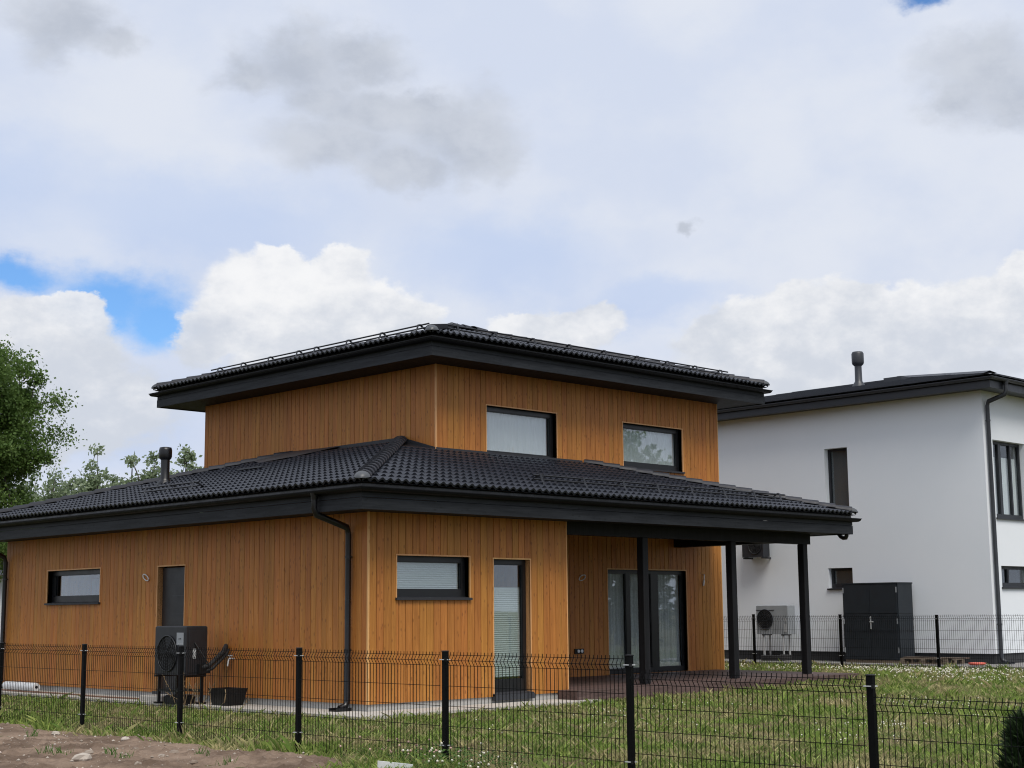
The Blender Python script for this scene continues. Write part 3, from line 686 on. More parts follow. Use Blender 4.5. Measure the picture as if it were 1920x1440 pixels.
hip_caps(ROOF_U, (ux0,uy1,uze+hz), (ux0+hw,uy1-hw,uzr+hz)); hip_caps(ROOF_U, (ux1,uy1,uze+hz), (ux1-hw,uy1-hw,uzr+hz))
hip_caps(ROOF_U, (ux0+hw-.1,uy0+hw,uzr+hz+.03), (ux1-hw+.1,uy0+hw,uzr+hz+.03))
# flashings where the lower roof meets the upper walls
def zr(d): return ez+SLP*d
def flash(pa, pb, out):
    pa, pb, out = V3(pa), V3(pb), V3(out); up = V3((0,0,.10)); t = out*.14+V3((0,0,-.14*SLP+.025))
    mb = MB().add([pa+up, pb+up, pb+out*.012+up, pa+out*.012+up, pb+out*.014+V3((0,0,.035)), pa+out*.014+V3((0,0,.035)), pb+t, pa+t],
                  [(0,1,2,3), (3,2,4,5), (5,4,6,7)]); put('wall_flashing', mb, 'flash_metal', ROOF_L)
flash((4.178,3.19,zr(3.89)), (4.178,4.05,zr(4.75)), (-1,0,0)); flash((4.178,4.2,zr(4.878)), (4.178,7.6,zr(4.878)), (-1,0,0))
flash((4.178,3.19,zr(3.89)), (8.2,3.19,zr(3.89)), (0,-1,0))
# lead saddle where the back hip runs into the wall, with a roof step below it
q = lambda x, y, h: (x, y, zr(x+.7)+h)
mb = MB().add([q(4.16,7.75,.12), q(3.4,8.0,.10), q(3.05,7.3,.085), q(3.4,6.6,.085), q(4.16,6.1,.09), q(4.16,7.0,.11)], [(0,1,2,5), (5,2,3,4)]); put('roof_saddle', mb, 'flash_metal', ROOF_L)
mb = MB()
mb.box((2.02,5.75,zr(2.72)+.10), (2.30,6.55,zr(2.72)+.13)); mb.box((2.05,5.85,zr(2.75)+.02), (2.09,5.89,zr(2.72)+.10)); mb.box((2.05,6.41,zr(2.75)+.02), (2.09,6.45,zr(2.72)+.10)); put('roof_step', mb, 'grey_metal', ROOF_L)
# ventilation pipe
vp = MB().lathe([(.20,-.06), (.17,.02), (.115,.08), (.092,.12), (.090,.52), (.088,.55)], (1.79,8.77,zr(2.49)+.02), 20); vpo = put('vent_pipe', vp, 'black_metal', ROOF_L)
put('vent_cap', MB().lathe([(.088,.50), (.118,.53), (.132,.57), (.132,.70), (.118,.755), (.07,.765), (.0,.767)], (1.79,8.77,zr(2.49)+.02), 20), 'black_metal', vpo)
# snow guards
guard(ROOF_L, [(s, .02, zr(.72)+.055) for s in (3.75,4.82,5.86,6.8,7.78,8.78,9.75,10.6)], (1,0,0), (0,1,SLP), ext=.18)
guard(ROOF_L, [(.12, s, zr(.82)+.055) for s in (5.05,5.85,6.64)], (0,1,0), (1,0,SLP), ext=.16)
guard(ROOF_U, [(s, uy0+.42, uze+SLP*.42+.055) for s in (4.35,5.35,6.4,7.45,8.5,9.55,10.55,11.5,12.4)], (1,0,0), (0,1,SLP), ext=.25)
guard(ROOF_U, [(ux0+.42, s, uze+SLP*.42+.055) for s in (3.2,4.3,5.35,6.4,7.0,8.0,9.0,9.9)], (0,1,0), (1,0,SLP), ext=.3)
# downpipes
def downpipe(house, wall, s, sg, dg, zg, ztop, zbot, r=.045, material='black_metal', foot=.12, side=0, shoe=True):
    top = wall.pt(sg, zg, dg); pts = [top, wall.pt(sg, zg-.22, dg), wall.pt(sg, zg-.30, dg-.03), wall.pt(s, ztop+.10, .10), wall.pt(s, ztop, .07), wall.pt(s, zbot+.16, .07), wall.pt(s, zbot+.07, .10), wall.pt(s+side, zbot+.04, .10+foot)]
    fine = [pts[0]]
    for i in range(1, len(pts)): fine.append(pts[i])
    dp = put('downpipe', MB().tube(fine, r, 12), material, house)
    put('pipe_socket', MB().tube([wall.pt(sg, zg+.02, dg), wall.pt(sg, zg-.08, dg)], [r*1.5, r*1.08], 12), material, dp)
    for z in (ztop-.35, zbot+.9):
        put('pipe_clip', MB().tube([wall.pt(s, z-.02, .07), wall.pt(s, z+.02, .07)], r*1.16, 12).tube([wall.pt(s, z, 0), wall.pt(s, z, .07)], .008, 6).tube([wall.pt(s-.1, z, .07), wall.pt(s, z, .07)], .007, 6), material, dp)
    if shoe:
        mb = MB(); sa = sorted; wall.box(mb, s-.10, s+.10, zbot, zbot+.02, .06, .34); wall.box(mb, s-.10, s-.085, zbot+.02, zbot+.05, .06, .34); wall.box(mb, s+.085, s+.10, zbot+.02, zbot+.05, .06, .34); put('splash_tray', mb, material, dp)
    return dp
downpipe(H, wA, .40, .40, .72, LZ+.27, 2.55, APZ); downpipe(H, wA, 11.80, 11.80, .72, LZ+.27, 2.45, APZ)
mb = MB().tube([(12.27,-.44,LZ+.26), (12.27,-.44,LZ-.02), (12.27,-.42,LZ-.055), (12.27,-.36,LZ-.06), (12.27,-.30,LZ-.03), (12.27,-.22,LZ+.06)], .042, 12); put('downpipe', mb, 'black_metal', H)
# terrace posts and beams
for x in (6.42, 9.03, 11.42):
    mb = MB(); mb.cbox((x-.075,.0,.058), (x+.075,.15,2.66), .008); put('terrace_post', mb, 'post_wood', H)
mb = MB(); mb.box((4.36,.012,2.66), (11.62,.14,2.872)); put('terrace_beam', mb, 'post_wood', H)
mb = MB(); mb.box((11.36,.142,2.70), (11.07,3.17,2.872)); put('terrace_beam', mb, 'post_wood', H)

# ------------------------------------------------------------------ terrace deck
DK = thing('terrace_deck', (8.2,1.3,-.15), 'low dark brown plank deck under the terrace posts of the wooden house', 'deck')
y = -.52; k = 0
while y < 3.10:
    x0 = 4.0 if y < -.1 else 4.36
    if y < .0 and y+.142 > 0: x0 = 4.0 if y+.142 < .02 else 4.36
    mb = MB(); mb.cbox((x0,y,.022), (12.32+random.uniform(-.006,.006),min(y+.138,3.165),.05), .004); put('deck_board', mb, 'deck_wood', DK); y += .145
mb = MB(); mb.box((4.0,-.545,-.15), (12.33,-.522,.046)); put('skirt_board', mb, 'deck_wood', DK)
mb = MB(); mb.box((3.978,-.545,-.15), (3.998,-.10,.046)); put('skirt_board', mb, 'deck_wood', DK)
mb = MB(); mb.box((12.332,-.545,-.15), (12.352,3.1,.046)); put('skirt_board', mb, 'deck_wood', DK)
mb = MB()
for x in np.arange(4.5, 12.3, 1.1): mb.box((x,-.50,-.16), (x+.06,3.1,.020))
put('joists', mb, 'deck_wood', DK)

# ================================================================== the white house
WB_ = (23, 5, 0)
Q = thing('white_house', WB_, 'white rendered two-storey house with dark grey low hip roof behind the wooden house', 'house')
qA, qB = Wall('y', 18.), Wall('x', -.56)
h1 = [(3.18, 3.86, 3.62, 5.385), (3.17, 3.88, 1.84, 2.36)]
h2 = [(18.42, 20.0, 3.42, 5.28), (18.50, 20.1, 1.80, 2.31)]
mb = MB()
for (a, b, c, d) in panels(-.56, 13., .29, 6.42, h1): qA.box(mb, a, b, c, d, 0, -.3)
put('wall', mb, 'plaster', Q)
mb = MB()
for (a, b, c, d) in panels(18.3, 29., .29, 6.42, h2): qB.box(mb, a, b, c, d, 0, -.3)
put('wall', mb, 'plaster', Q)
mb = MB(); mb.box((28.7,-.26,.29), (29,13,6.42)); mb.box((18.3,12.7,.29), (28.7,13,6.42)); put('wall', mb, 'plaster', Q)
mb = MB(); mb.box((18.3,-.2,3.0), (28.7,12.7,3.1)); mb.box((21,-.2,.2), (21.1,12.7,6.4)); mb.box((18.3,-.2,.1), (28.7,12.7,.2)); put('floor', mb, 'interior', Q)
mb = MB(); mb.box((18.03,-.53,-.2), (28.97,12.97,.29)); put('plinth', mb, 'plinth', Q)
window(Q, qA, *h1[0], frame='frame_grey', inset=.16, fw=.05, fb=.06, mull=(), cover=('screen', .0, 1.7), sill=False, seed=11)
window(Q, qA, *h1[1], frame='frame_grey', inset=.14, fw=.055, fb=.10, cover=('screen', .1, .5), seed=12)
window(Q, qB, *h2[0], frame='frame_grey', inset=.14, fw=.06, fb=.09, mull=((18.93,19.05), (19.5,19.56)), cover=('curtain', .1, 1.5), seed=13)
window(Q, qB, *h2[1], frame='frame_grey', inset=.14, fw=.06, fb=.09, mull=((19.05,19.12),), seed=14)
QF = (17.5, 29.5, -1.06, 13.5); QZ = 6.385
for nm, pr, mt_ in (('fascia', [(-.03,QZ), (0,QZ), (0,QZ+.21), (-.03,QZ+.21)], 'frame_grey'), ('gutter', gutter_prof(0, QZ+.235, .06), 'grey_metal'), ('soffit', [(-.02,QZ+.03), (-.52,QZ+.03)], 'frame_grey')):
    for s, mb in rim(QF, pr, 'ABCD').items(): put(nm, mb, mt_, Q)
qz = QZ+.29; qs = .20; qx0, qx1, qy0, qy1 = QF[0]-.05, QF[1]+.05, QF[2]-.05, QF[3]+.05; qh = (qx1-qx0)/2
QR = put('roof', MB().add([(qx0,qy0,qz), (qx1,qy0,qz), (qx1,qy1,qz), (qx0,qy1,qz), (qx0+qh,qy0+qh,qz+qs*qh), (qx0+qh,qy1-qh,qz+qs*qh)], [(0,1,4), (1,2,5,4), (2,3,5), (3,0,4,5)]), 'underlay', Q)
def course(side, r):
    n = math.hypot(1, qs); d0, d1 = r*.36, (r+1)*.36+.03; mb = MB(); L = (qy1-qy0) if side == 'A' else (qx1-qx0); k = 0
    def pt(u, d, h): return (qx0+d, qy0+u, qz+qs*d+h) if side == 'A' else (qx0+u, qy0+d, qz+qs*d+h)
    while k*.32 < L:
        a, b = max(k*.32, d0)+.003, min((k+1)*.32, L-d0)-.003; k += 1
        if b-a < .05: continue
        a1, b1 = max(a, d1), min(b, L-d1); a1 = min(a1, b); b1 = max(b1, a1)
        vs = [pt(a,d0-.01,.05), pt(b,d0-.01,.05), pt(b1,d1,.018), pt(a1,d1,.018), pt(a,d0-.008,.02), pt(b,d0-.008,.02)]
        mb.add(vs, [(0,1,2,3) if side == 'B' else (3,2,1,0), (0,4,5,1)])
    return mb
for side in 'AB':
    for r in range(16):
        mb = course(side, r)
        if mb.v: put('tile_course', mb, 'slate_tile', QR)
qq = V3((qx0,qy0,qz+.03)); qe = V3((qx0+qh,qy0+qh,qz+qs*qh+.03))
mb = MB(); dd = (qe-qq).normalized(); sd_ = V3((dd.y,-dd.x,0)).normalized()
mb.add([qq-sd_*.16+V3((0,0,-.0)), qq+V3((0,0,.06)), qq+sd_*.16, qe-sd_*.16, qe+V3((0,0,.06)), qe+sd_*.16], [(0,1,4,3), (1,2,5,4)]); put('hip_ridge', mb, 'slate_tile', QR)
vx, vy = 20.6, 4.4; vz = qz+qs*(vx-qx0)
mb = MB().lathe([(.22,-.05), (.14,.10), (.10,.16), (.095,.62)], (vx,vy,vz), 18); vv = put('vent_pipe', mb, 'grey_metal', QR)
put('vent_cap', MB().lathe([(.10,.58), (.15,.63), (.165,.68), (.165,.92), (.14,.97), (0,.975)], (vx,vy,vz), 18), 'grey_metal', vv)
mb = MB(); mb.box((20.8,3.2,qz+qs*3.3), (21.3,3.75,qz+qs*3.3+.16)); put('roof_hatch', mb, 'grey_metal', QR)
downpipe(Q, qB, 18.14, 18.14, .56, QZ+.19, 6.05, .06, r=.048, material='grey_metal', foot=.10)

# ------------------------------------------------------------------ fences
def post_mesh(h):
    mb = MB(); mb.cbox((-.032,-.026,-.35), (.032,.026,h), .004); return mb
def fence_panel(x, y0, y1, ztop, zbot, out=-1, pitch=.05):
    mb = MB(); n = int((y1-y0-.06)/pitch); r = .0034
    zs = [ztop, ztop-.03, ztop-.083, ztop-.135, zbot]; off = [0, 0, .032*out, 0, 0]
    def quad(p, q, r):
        t = (q-p).normalized(); a = t.orthogonal().normalized()*r; b_ = t.cross(a)
        mb.add([p+a, p+b_, p-a, p-b_, q+a, q+b_, q-a, q-b_], [(0,1,5,4), (1,2,6,5), (2,3,7,6), (3,0,4,7)])
    for i in range(n+1):
        y = y0+.03+i*(y1-y0-.06)/n
        for k in range(4): quad(V3((x+off[k],y,zs[k])), V3((x+off[k+1],y,zs[k+1])), r)
    hz_ = [(ztop-.03,0), (ztop-.083,.032*out), (ztop-.135,0)]; z = ztop-.34
    while z > zbot+.02: hz_.append((z,0)); z -= .2
    for z, o_ in hz_: quad(V3((x+o_+.005*out,y0+.01,z)), V3((x+o_+.005*out,y1-.01,z)), r*1.1)
    return mb
def fence(name, label, x, ys, tops, ptops, zb, out=-1):
    F = thing(name, (x, (ys[0]+ys[-1])/2, zb), label, 'fence')
    for i, y in enumerate(ys):
        zg = float(ground_z(x, y)); mb = MB(); mb.cbox((x+.006,y-.03,zg-.3), (x+.054,y+.03,ptops[i]-.012), .004); p = put('fence_post', mb, 'fence_black', F)
        mb = MB(); mb.cbox((x+.003,y-.033,ptops[i]-.012), (x+.057,y+.033,ptops[i]), .004); put('post_cap', mb, 'black_plastic', p)
        for z in (ptops[i]-.095, ptops[i]-.95):
            mb = MB(); mb.box((x-.012,y-.044,z), (x+.060,y+.044,z+.008)); put('clamp', mb, 'steel', p)
            mb = MB(); mb.box((x-.016,y-.055,z-.012), (x+.003,y-.032,z+.016)); put('clamp_bolt', mb, 'black_plastic', p)
    for i in range(len(ys)-1):
        y1, y0 = ys[i]-.03, ys[i+1]+.03; zg = float(ground_z(x, (y0+y1)/2))
        put('mesh_panel', fence_panel(x, y0, y1, tops[i], zg+.03, out), 'fence_black', F)
    return F
ys = [11.25,8.75,6.25,3.75,1.25,-1.2,-3.68,-6.18,-8.68,-11.19,-13.69,-16.19]
fence('wire_fence', 'black welded-wire mesh fence with slim posts across the foreground', -4., ys, [.955]*8+[.835,.70,.57], [.968]*6+[.972,.968,.962,.845,.72,.59], -.2)
yr = [14.25,11.75,9.25,6.75,4.6,2.12,-.38,-2.88,-5.38,-7.88,-10.38,-12.88]
fence('wire_fence', 'black mesh fence at the back of the lawn, before the white house', 15.75, yr, [1.20]*11, [1.235]*5+[1.22,1.20,1.20,1.19,1.19,1.19,1.19], 0., 1)

# ------------------------------------------------------------------ equipment
def fan_unit(name, label, cat, x0, x1, y0, y1, z0, z1, body, fan_y, fan_z, fan_r, loc, frame_mat='fan_dark', ring_mat=None):
    U = thing(name, loc, label, cat)
    mb = MB(); mb.cbox((x0,y0,z0), (x1,y1,z1), .018); put('casing', mb, body, U)
    mb = MB(); n = 32; vs = [(x0-.004, fan_y+fan_r*math.cos(2*math.pi*i/n), fan_z+fan_r*math.sin(2*math.pi*i/n)) for i in range(n)]; mb.add(vs, [tuple(range(n))[::-1]]); fo = put('fan_opening', mb, 'vent_dark', U)
    mb = MB()
    for k in range(5):
        a0 = 2*math.pi*k/5; vs = [(x0-.006, fan_y+.05*math.cos(a0), fan_z+.05*math.sin(a0))]
        for j in range(5): a = a0+j*.2; vs.append((x0-.006-.004*j/5, fan_y+fan_r*.93*math.cos(a), fan_z+fan_r*.93*math.sin(a)))
        mb.add(vs, [tuple(range(6))[::-1]])
    put('fan_blades', mb, frame_mat, fo)
    mb = MB()
    for k in range(1, 7): rr = fan_r*k/6; mb.tube([(x0-.022+.006*k/6, fan_y+rr*math.cos(a), fan_z+rr*math.sin(a)) for a in np.linspace(0, 2*math.pi, 33)], .004 if k < 6 else .011, 5, False)
    for k in range(12): a = 2*math.pi*k/12; mb.tube([(x0-.022, fan_y+.03*math.cos(a), fan_z+.03*math.sin(a)), (x0-.016, fan_y+fan_r*math.cos(a), fan_z+fan_r*math.sin(a))], .0035, 4, False)
    put('fan_guard', mb, ring_mat or frame_mat, fo); return U
# black heat pump by the left wall
HX0, HX1, HY0, HY1, HZ0, HZ1 = -.90, -.48, 3.58, 4.53, .375, 1.165
U = fan_unit('heat_pump', 'black heat pump on a steel stand against the long wooden wall', 'heat pump', HX0, HX1, HY0, HY1, HZ0, HZ1, 'unit_dark', 4.12, .72, .29, (-.69,4.05,APZ))
mb = MB(); mb.box((HX0-.010,3.64,.86), (HX0-.003,3.84,1.06)); pl = put('badge_panel', mb, 'unit_grey', U)
mb = MB(); mb.box((HX0-.013,3.70,.955), (HX0-.010,3.78,.965)); mb.box((HX0-.013,3.72,.965), (HX0-.010,3.74,.975)); put('badge', mb, 'black_plastic', pl)
mb = MB(); [mb.box((HX0-.013,3.66+.05*k,.872), (HX0-.010,3.69+.05*k,.886)) for k in range(3)]; put('badge_line', mb, 'white_print', pl)
mb = MB(); mb.box((-.80,HY0-.004,1.02), (-.58,HY0-.001,1.06)); put('grip', mb, 'vent_dark', U)
mb = MB(); mb.cbox((-.84,HY0-.012,.42), (-.54,HY0-.002,1.10), .004); sp_ = put('side_panel', mb, 'unit_dark', U)
mb = MB(); mb.box((-.77,HY0-.016,.64), (-.71,HY0-.013,.80)); put('rating_label', mb, 'white_print', sp_)
mb = MB()
mb.box((-.762,HY0-.018,.66), (-.718,HY0-.016,.664)); mb.box((-.762,HY0-.018,.68), (-.718,HY0-.016,.684))
put('label_print', mb, 'black_plastic', sp_)
mb = MB().tube([(-.62,HY0+.01,.52), (-.60,HY0-.07,.50), (-.50,HY0-.09,.53), (-.20,HY0-.04,.74), (-.06,HY0+.10,.83), (.01,HY0+.2,.80)], .036, 10); put('insulated_pipe', mb, 'rubber', U)
mb = MB().tube([(-.56,HY0+.01,.46), (-.54,HY0-.06,.44), (-.44,HY0-.09,.48), (-.16,HY0-.04,.68), (-.04,HY0+.08,.76), (.01,HY0+.18,.74)], .030, 10); put('insulated_pipe', mb, 'rubber', U)
mb = MB().tube([(-.74,HY0-.015,.90), (-.66,HY0-.09,.74), (-.56,HY0-.13,.58), (-.50,HY0-.1,.48)], .011, 6); put('cable', mb, 'rubber', U)
mb = MB(); mb.box((-.68,HY0-.09,.40), (-.48,HY0-.013,.55)); put('valve_cover', mb, 'black_plastic', U)
for yy in (3.66, 4.40):
    for xx in (HX0+.02, HX1-.06):
        mb = MB(); mb.box((xx,yy,APZ+.03), (xx+.04,yy+.04,.34)); mb.box((xx-.05,yy-.03,APZ+.003), (xx+.09,yy+.07,APZ+.03)); put('stand_leg', mb, 'black_metal', U)
    mb = MB(); mb.box((HX0-.05,yy-.005,.34), (HX1+.03,yy+.045,.374)); put('stand_rail', mb, 'black_metal', U)
for xx in (HX0+.025, HX1-.055): mb = MB(); mb.box((xx,3.70,.10), (xx+.03,4.40,.14)); put('stand_brace', mb, 'black_metal', U)
mb = MB(); mb.cbox((-.84,3.85,APZ+.003), (-.50,4.34,APZ+.14), .03); put('storage_box', mb, 'black_plastic', label='low black box under the black heat pump', cat='box')
# open black mortar tub
def tub(x0, x1, y0, y1, z0, z1, t=.025):
    mb = MB(); i = .05
    o = [(x0+i,y0+i,z0),(x1-i,y0+i,z0),(x1-i,y1-i,z0),(x0+i,y1-i,z0),(x0,y0,z1),(x1,y0,z1),(x1,y1,z1),(x0,y1,z1),(x0+t,y0+t,z1),(x1-t,y0+t,z1),(x1-t,y1-t,z1),(x0+t,y1-t,z1),(x0+i+t,y0+i+t,z0+t),(x1-i-t,y0+i+t,z0+t),(x1-i-t,y1-i-t,z0+t),(x0+i+t,y1-i-t,z0+t)]
    f = [(0,3,2,1),(0,1,5,4),(1,2,6,5),(2,3,7,6),(3,0,4,7),(4,5,9,8),(5,6,10,9),(6,7,11,10),(7,4,8,11),(8,9,13,12),(9,10,14,13),(10,11,15,14),(11,8,12,15),(12,13,14,15)]
    return mb.add(o, f)
T = thing('mortar_tub', (-.38,3.08,APZ), 'open black plastic tub on the concrete right of the black heat pump', 'tub')
put('basin', tub(-.60,-.20,2.82,3.36,APZ+.003,APZ+.27), 'black_plastic', T)
put('handle', MB().tube([(-.60,2.86,APZ+.26), (-.64,2.78,APZ+.20), (-.64,2.82,APZ+.07), (-.58,2.95,APZ+.04)], .009, 6), 'dry_stem', T)
# white roll on the apron
mb = MB().tube([(-.30,11.12,APZ+.085), (-.30,11.07,APZ+.085), (-.30,9.85,APZ+.085), (-.30,9.80,APZ+.085)], [.07,.082,.082,.075], 18); ro = put('foil_roll', mb, 'white_plastic', label='white roll lying on the concrete at the far left wall base', cat='roll')
mb = MB().tube([(-.30,9.798,APZ+.085), (-.30,9.794,APZ+.085)], .028, 14); put('core', mb, 'black_plastic', ro)
mb = MB()
for yy in (10.8, 10.5, 10.15): mb.tube([(-.30+.083*math.cos(a),yy+.02*math.sin(a),APZ+.087+.083*math.sin(a)) for a in np.linspace(0, math.pi, 12)], .003, 4)
put('wrap_edge', mb, 'unit_grey', ro)
# brown hose on the apron edge, slab of concrete
pts = [(-.52-.05*math.sin(t*2.1), 10.8-t*1.05, APZ+.016) for t in np.linspace(0, 6.6, 40)]; put('garden_hose', MB().tube(pts, .013, 6), 'hose_brown', label='thin brown hose trailing along the concrete apron', cat='hose')
mb = MB(); mb.cbox((-.62,4.75,APZ+.003), (-.12,5.45,APZ+.09), .015); put('door_slab', mb, 'concrete', label='small concrete step slab below the dark side door', cat='slab')
# white board stuck in the grass
zb = float(ground_z(-4.5,-5.95)); mb = MB()
q8 = [(-4.60,-5.86,zb-.12),(-4.36,-6.14,zb-.12),(-4.38,-6.15,zb+.06),(-4.61,-5.88,zb+.095)]
mb.add(q8+[(a+.018,b_+.016,c) for a, b_, c in q8], [(0,1,2,3),(7,6,5,4),(0,4,5,1),(1,5,6,2),(2,6,7,3),(3,7,4,0)]); put('white_board', mb, 'white_plastic', label='small white board leaning in the grass at the bottom edge, before the fence', cat='board')

# things along the white house
U = fan_unit('heat_pump', 'light grey heat pump on a tall stand against the white house', 'heat pump', 17.35, 17.66, 4.69, 5.69, .72, 1.455, 'unit_grey', 5.40, 1.10, .245, (17.5,5.2,.06), ring_mat='grey_metal')
for yy in (4.86, 5.46):
    for xx in (17.36, 17.62): mb = MB(); mb.box((xx,yy,.063), (xx+.035,yy+.035,.69)); put('stand_leg', mb, 'steel', U)
    mb = MB(); mb.box((17.33,yy-.02,.69), (17.68,yy+.055,.718)); put('stand_rail', mb, 'black_metal', U)
for a_, b_, c_ in ((4.83,.78,.98), (4.80,1.02,1.12)): mb = MB(); mb.box((17.345,4.75,b_), (17.349,a_,c_)); put('rating_label', mb, 'white_print', U)
mb = MB(); mb.box((17.343,5.12,1.455-.14), (17.349,5.68,1.455-.12)); put('top_line', mb, 'grey_metal', U)
mb = MB(); mb.box((17.7,4.42,.66), (17.8,4.56,.74)); mb.tube([(17.75,4.5,.66), (17.75,4.52,.07)], .012, 6); put('condensate_box', mb, 'black_plastic', U)
U = fan_unit('air_conditioner', 'dark grey air conditioner unit hung high on the white house wall', 'air conditioner', 17.62, 17.90, 5.58, 6.28, 2.70, 3.26, 'frame_grey', 5.85, 2.98, .2, (17.76,5.93,2.70))
for yy in (5.62, 6.2): mb = MB(); mb.box((17.62,yy,2.655), (17.998,yy+.04,2.695)); put('wall_bracket', mb, 'frame_grey', U)
# storage cabinet
CX0, CX1, CY0, CY1, CZ0, CZ1 = 17.2, 17.86, 1.44, 2.97, .13, 1.96
Cb = thing('storage_cabinet', (17.5,2.2,.06), 'tall anthracite metal storage cabinet with double doors before the white house', 'cabinet')
mb = MB(); mb.box((CX0+.02,CY0,CZ0), (CX1,CY1,CZ1-.03)); put('body', mb, 'cabinet_grey', Cb)
mb = MB(); mb.box((CX0-.01,CY0-.015,CZ1-.03), (CX1+.01,CY1+.015,CZ1)); put('top', mb, 'cabinet_grey', Cb)
for a, b in ((CY0+.03,(CY0+CY1)/2-.004), ((CY0+CY1)/2+.004,CY1-.03)):
    dz_ = [(CZ0+.02,.785), (.80,1.215), (1.23,CZ1-.045)]
    mb = MB()
    for z0, z1 in dz_: mb.box((CX0-.004,a,z0), (CX0+.018,b,z1))
    dd_ = put('door', mb, 'cabinet_grey', Cb); hy = a+.0 if a < 2 else b
    for z in (.30, .98, 1.72): mb = MB(); mb.box((CX0-.014,hy-.012,z), (CX0-.004,hy+.012,z+.13)); put('hinge', mb, 'unit_grey', dd_)
mb = MB(); mb.box((CX0-.012,2.185,.86), (CX0-.004,2.215,1.16)); mb.tube([(CX0-.012,2.20,1.03), (CX0-.05,2.20,1.03), (CX0-.05,2.10,1.03)], .010, 6); put('handle', mb, 'steel', Cb)
for z in (.79, 1.22): mb = MB(); mb.box((CX0+.03,CY0-.004,z), (CX1-.02,CY0-.001,z+.008)); put('side_joint', mb, 'vent_dark', Cb)
mb = MB(); mb.box((CX0+.02,CY0+.02,.063), (CX1-.02,CY1-.02,.13)); put('base_beam', mb, 'pallet_wood', Cb)
# pallets beside it
def pallet(name, label, x0, y0, z0, lx=.8, ly=1.2):
    p = thing(name, (x0+lx/2, y0+ly/2, z0), label, 'pallet')
    for k in range(5): mb = MB(); xx = x0+k*(lx-.10)/4; mb.box((xx,y0,z0+.115), (xx+.10,y0+ly,z0+.137)); put('slat', mb, 'pallet_wood', p)
    for yy in (y0, y0+ly/2-.05, y0+ly-.10):
        mb = MB(); mb.box((x0,yy,z0+.093), (x0+lx,yy+.10,z0+.114)); put('cross_slat', mb, 'pallet_wood', p)
        for xx in (x0, x0+lx/2-.05, x0+lx-.10): mb = MB(); mb.box((xx,yy,z0+.024), (xx+.10,yy+.10,z0+.092)); put('block', mb, 'pallet_wood', p)
    for xx in (x0, x0+lx/2-.05, x0+lx-.10): mb = MB(); mb.box((xx,y0,z0+.003), (xx+.10,y0+ly,z0+.023)); put('runner', mb, 'pallet_wood', p)
pallet('wooden_pallet', 'weathered wooden pallet lying beside the grey cabinet', 17.05, .15, .06)
mb = MB(); mb.box((17.1,-.3,.20), (17.3,1.3,.222)); put('plank', mb, 'pallet_wood', label='loose grey plank on top of the wooden pallet', cat='plank')
mb = MB(); n_ = 14; mb.lathe([(.0,.03), (.15,.03), (.19,.05), (.20,.08), (.13,.09), (.0,.085)], (17.15,-.55,.035), 16); put('red_dish', mb, 'red_plastic', label='small orange-red plastic dish on the gravel by the white house corner', cat='dish')
pts = [(17.15+.2*math.cos(t)*(1-.004*t), 4.95+.42*math.sin(t)-.0*t, .085+.012*t/2) for t in np.linspace(0, 6*math.pi, 70)]; put('hose_coil', MB().tube(pts, .03, 6), 'rubber', label='dark coiled hose on the ground under the grey heat pump', cat='hose')

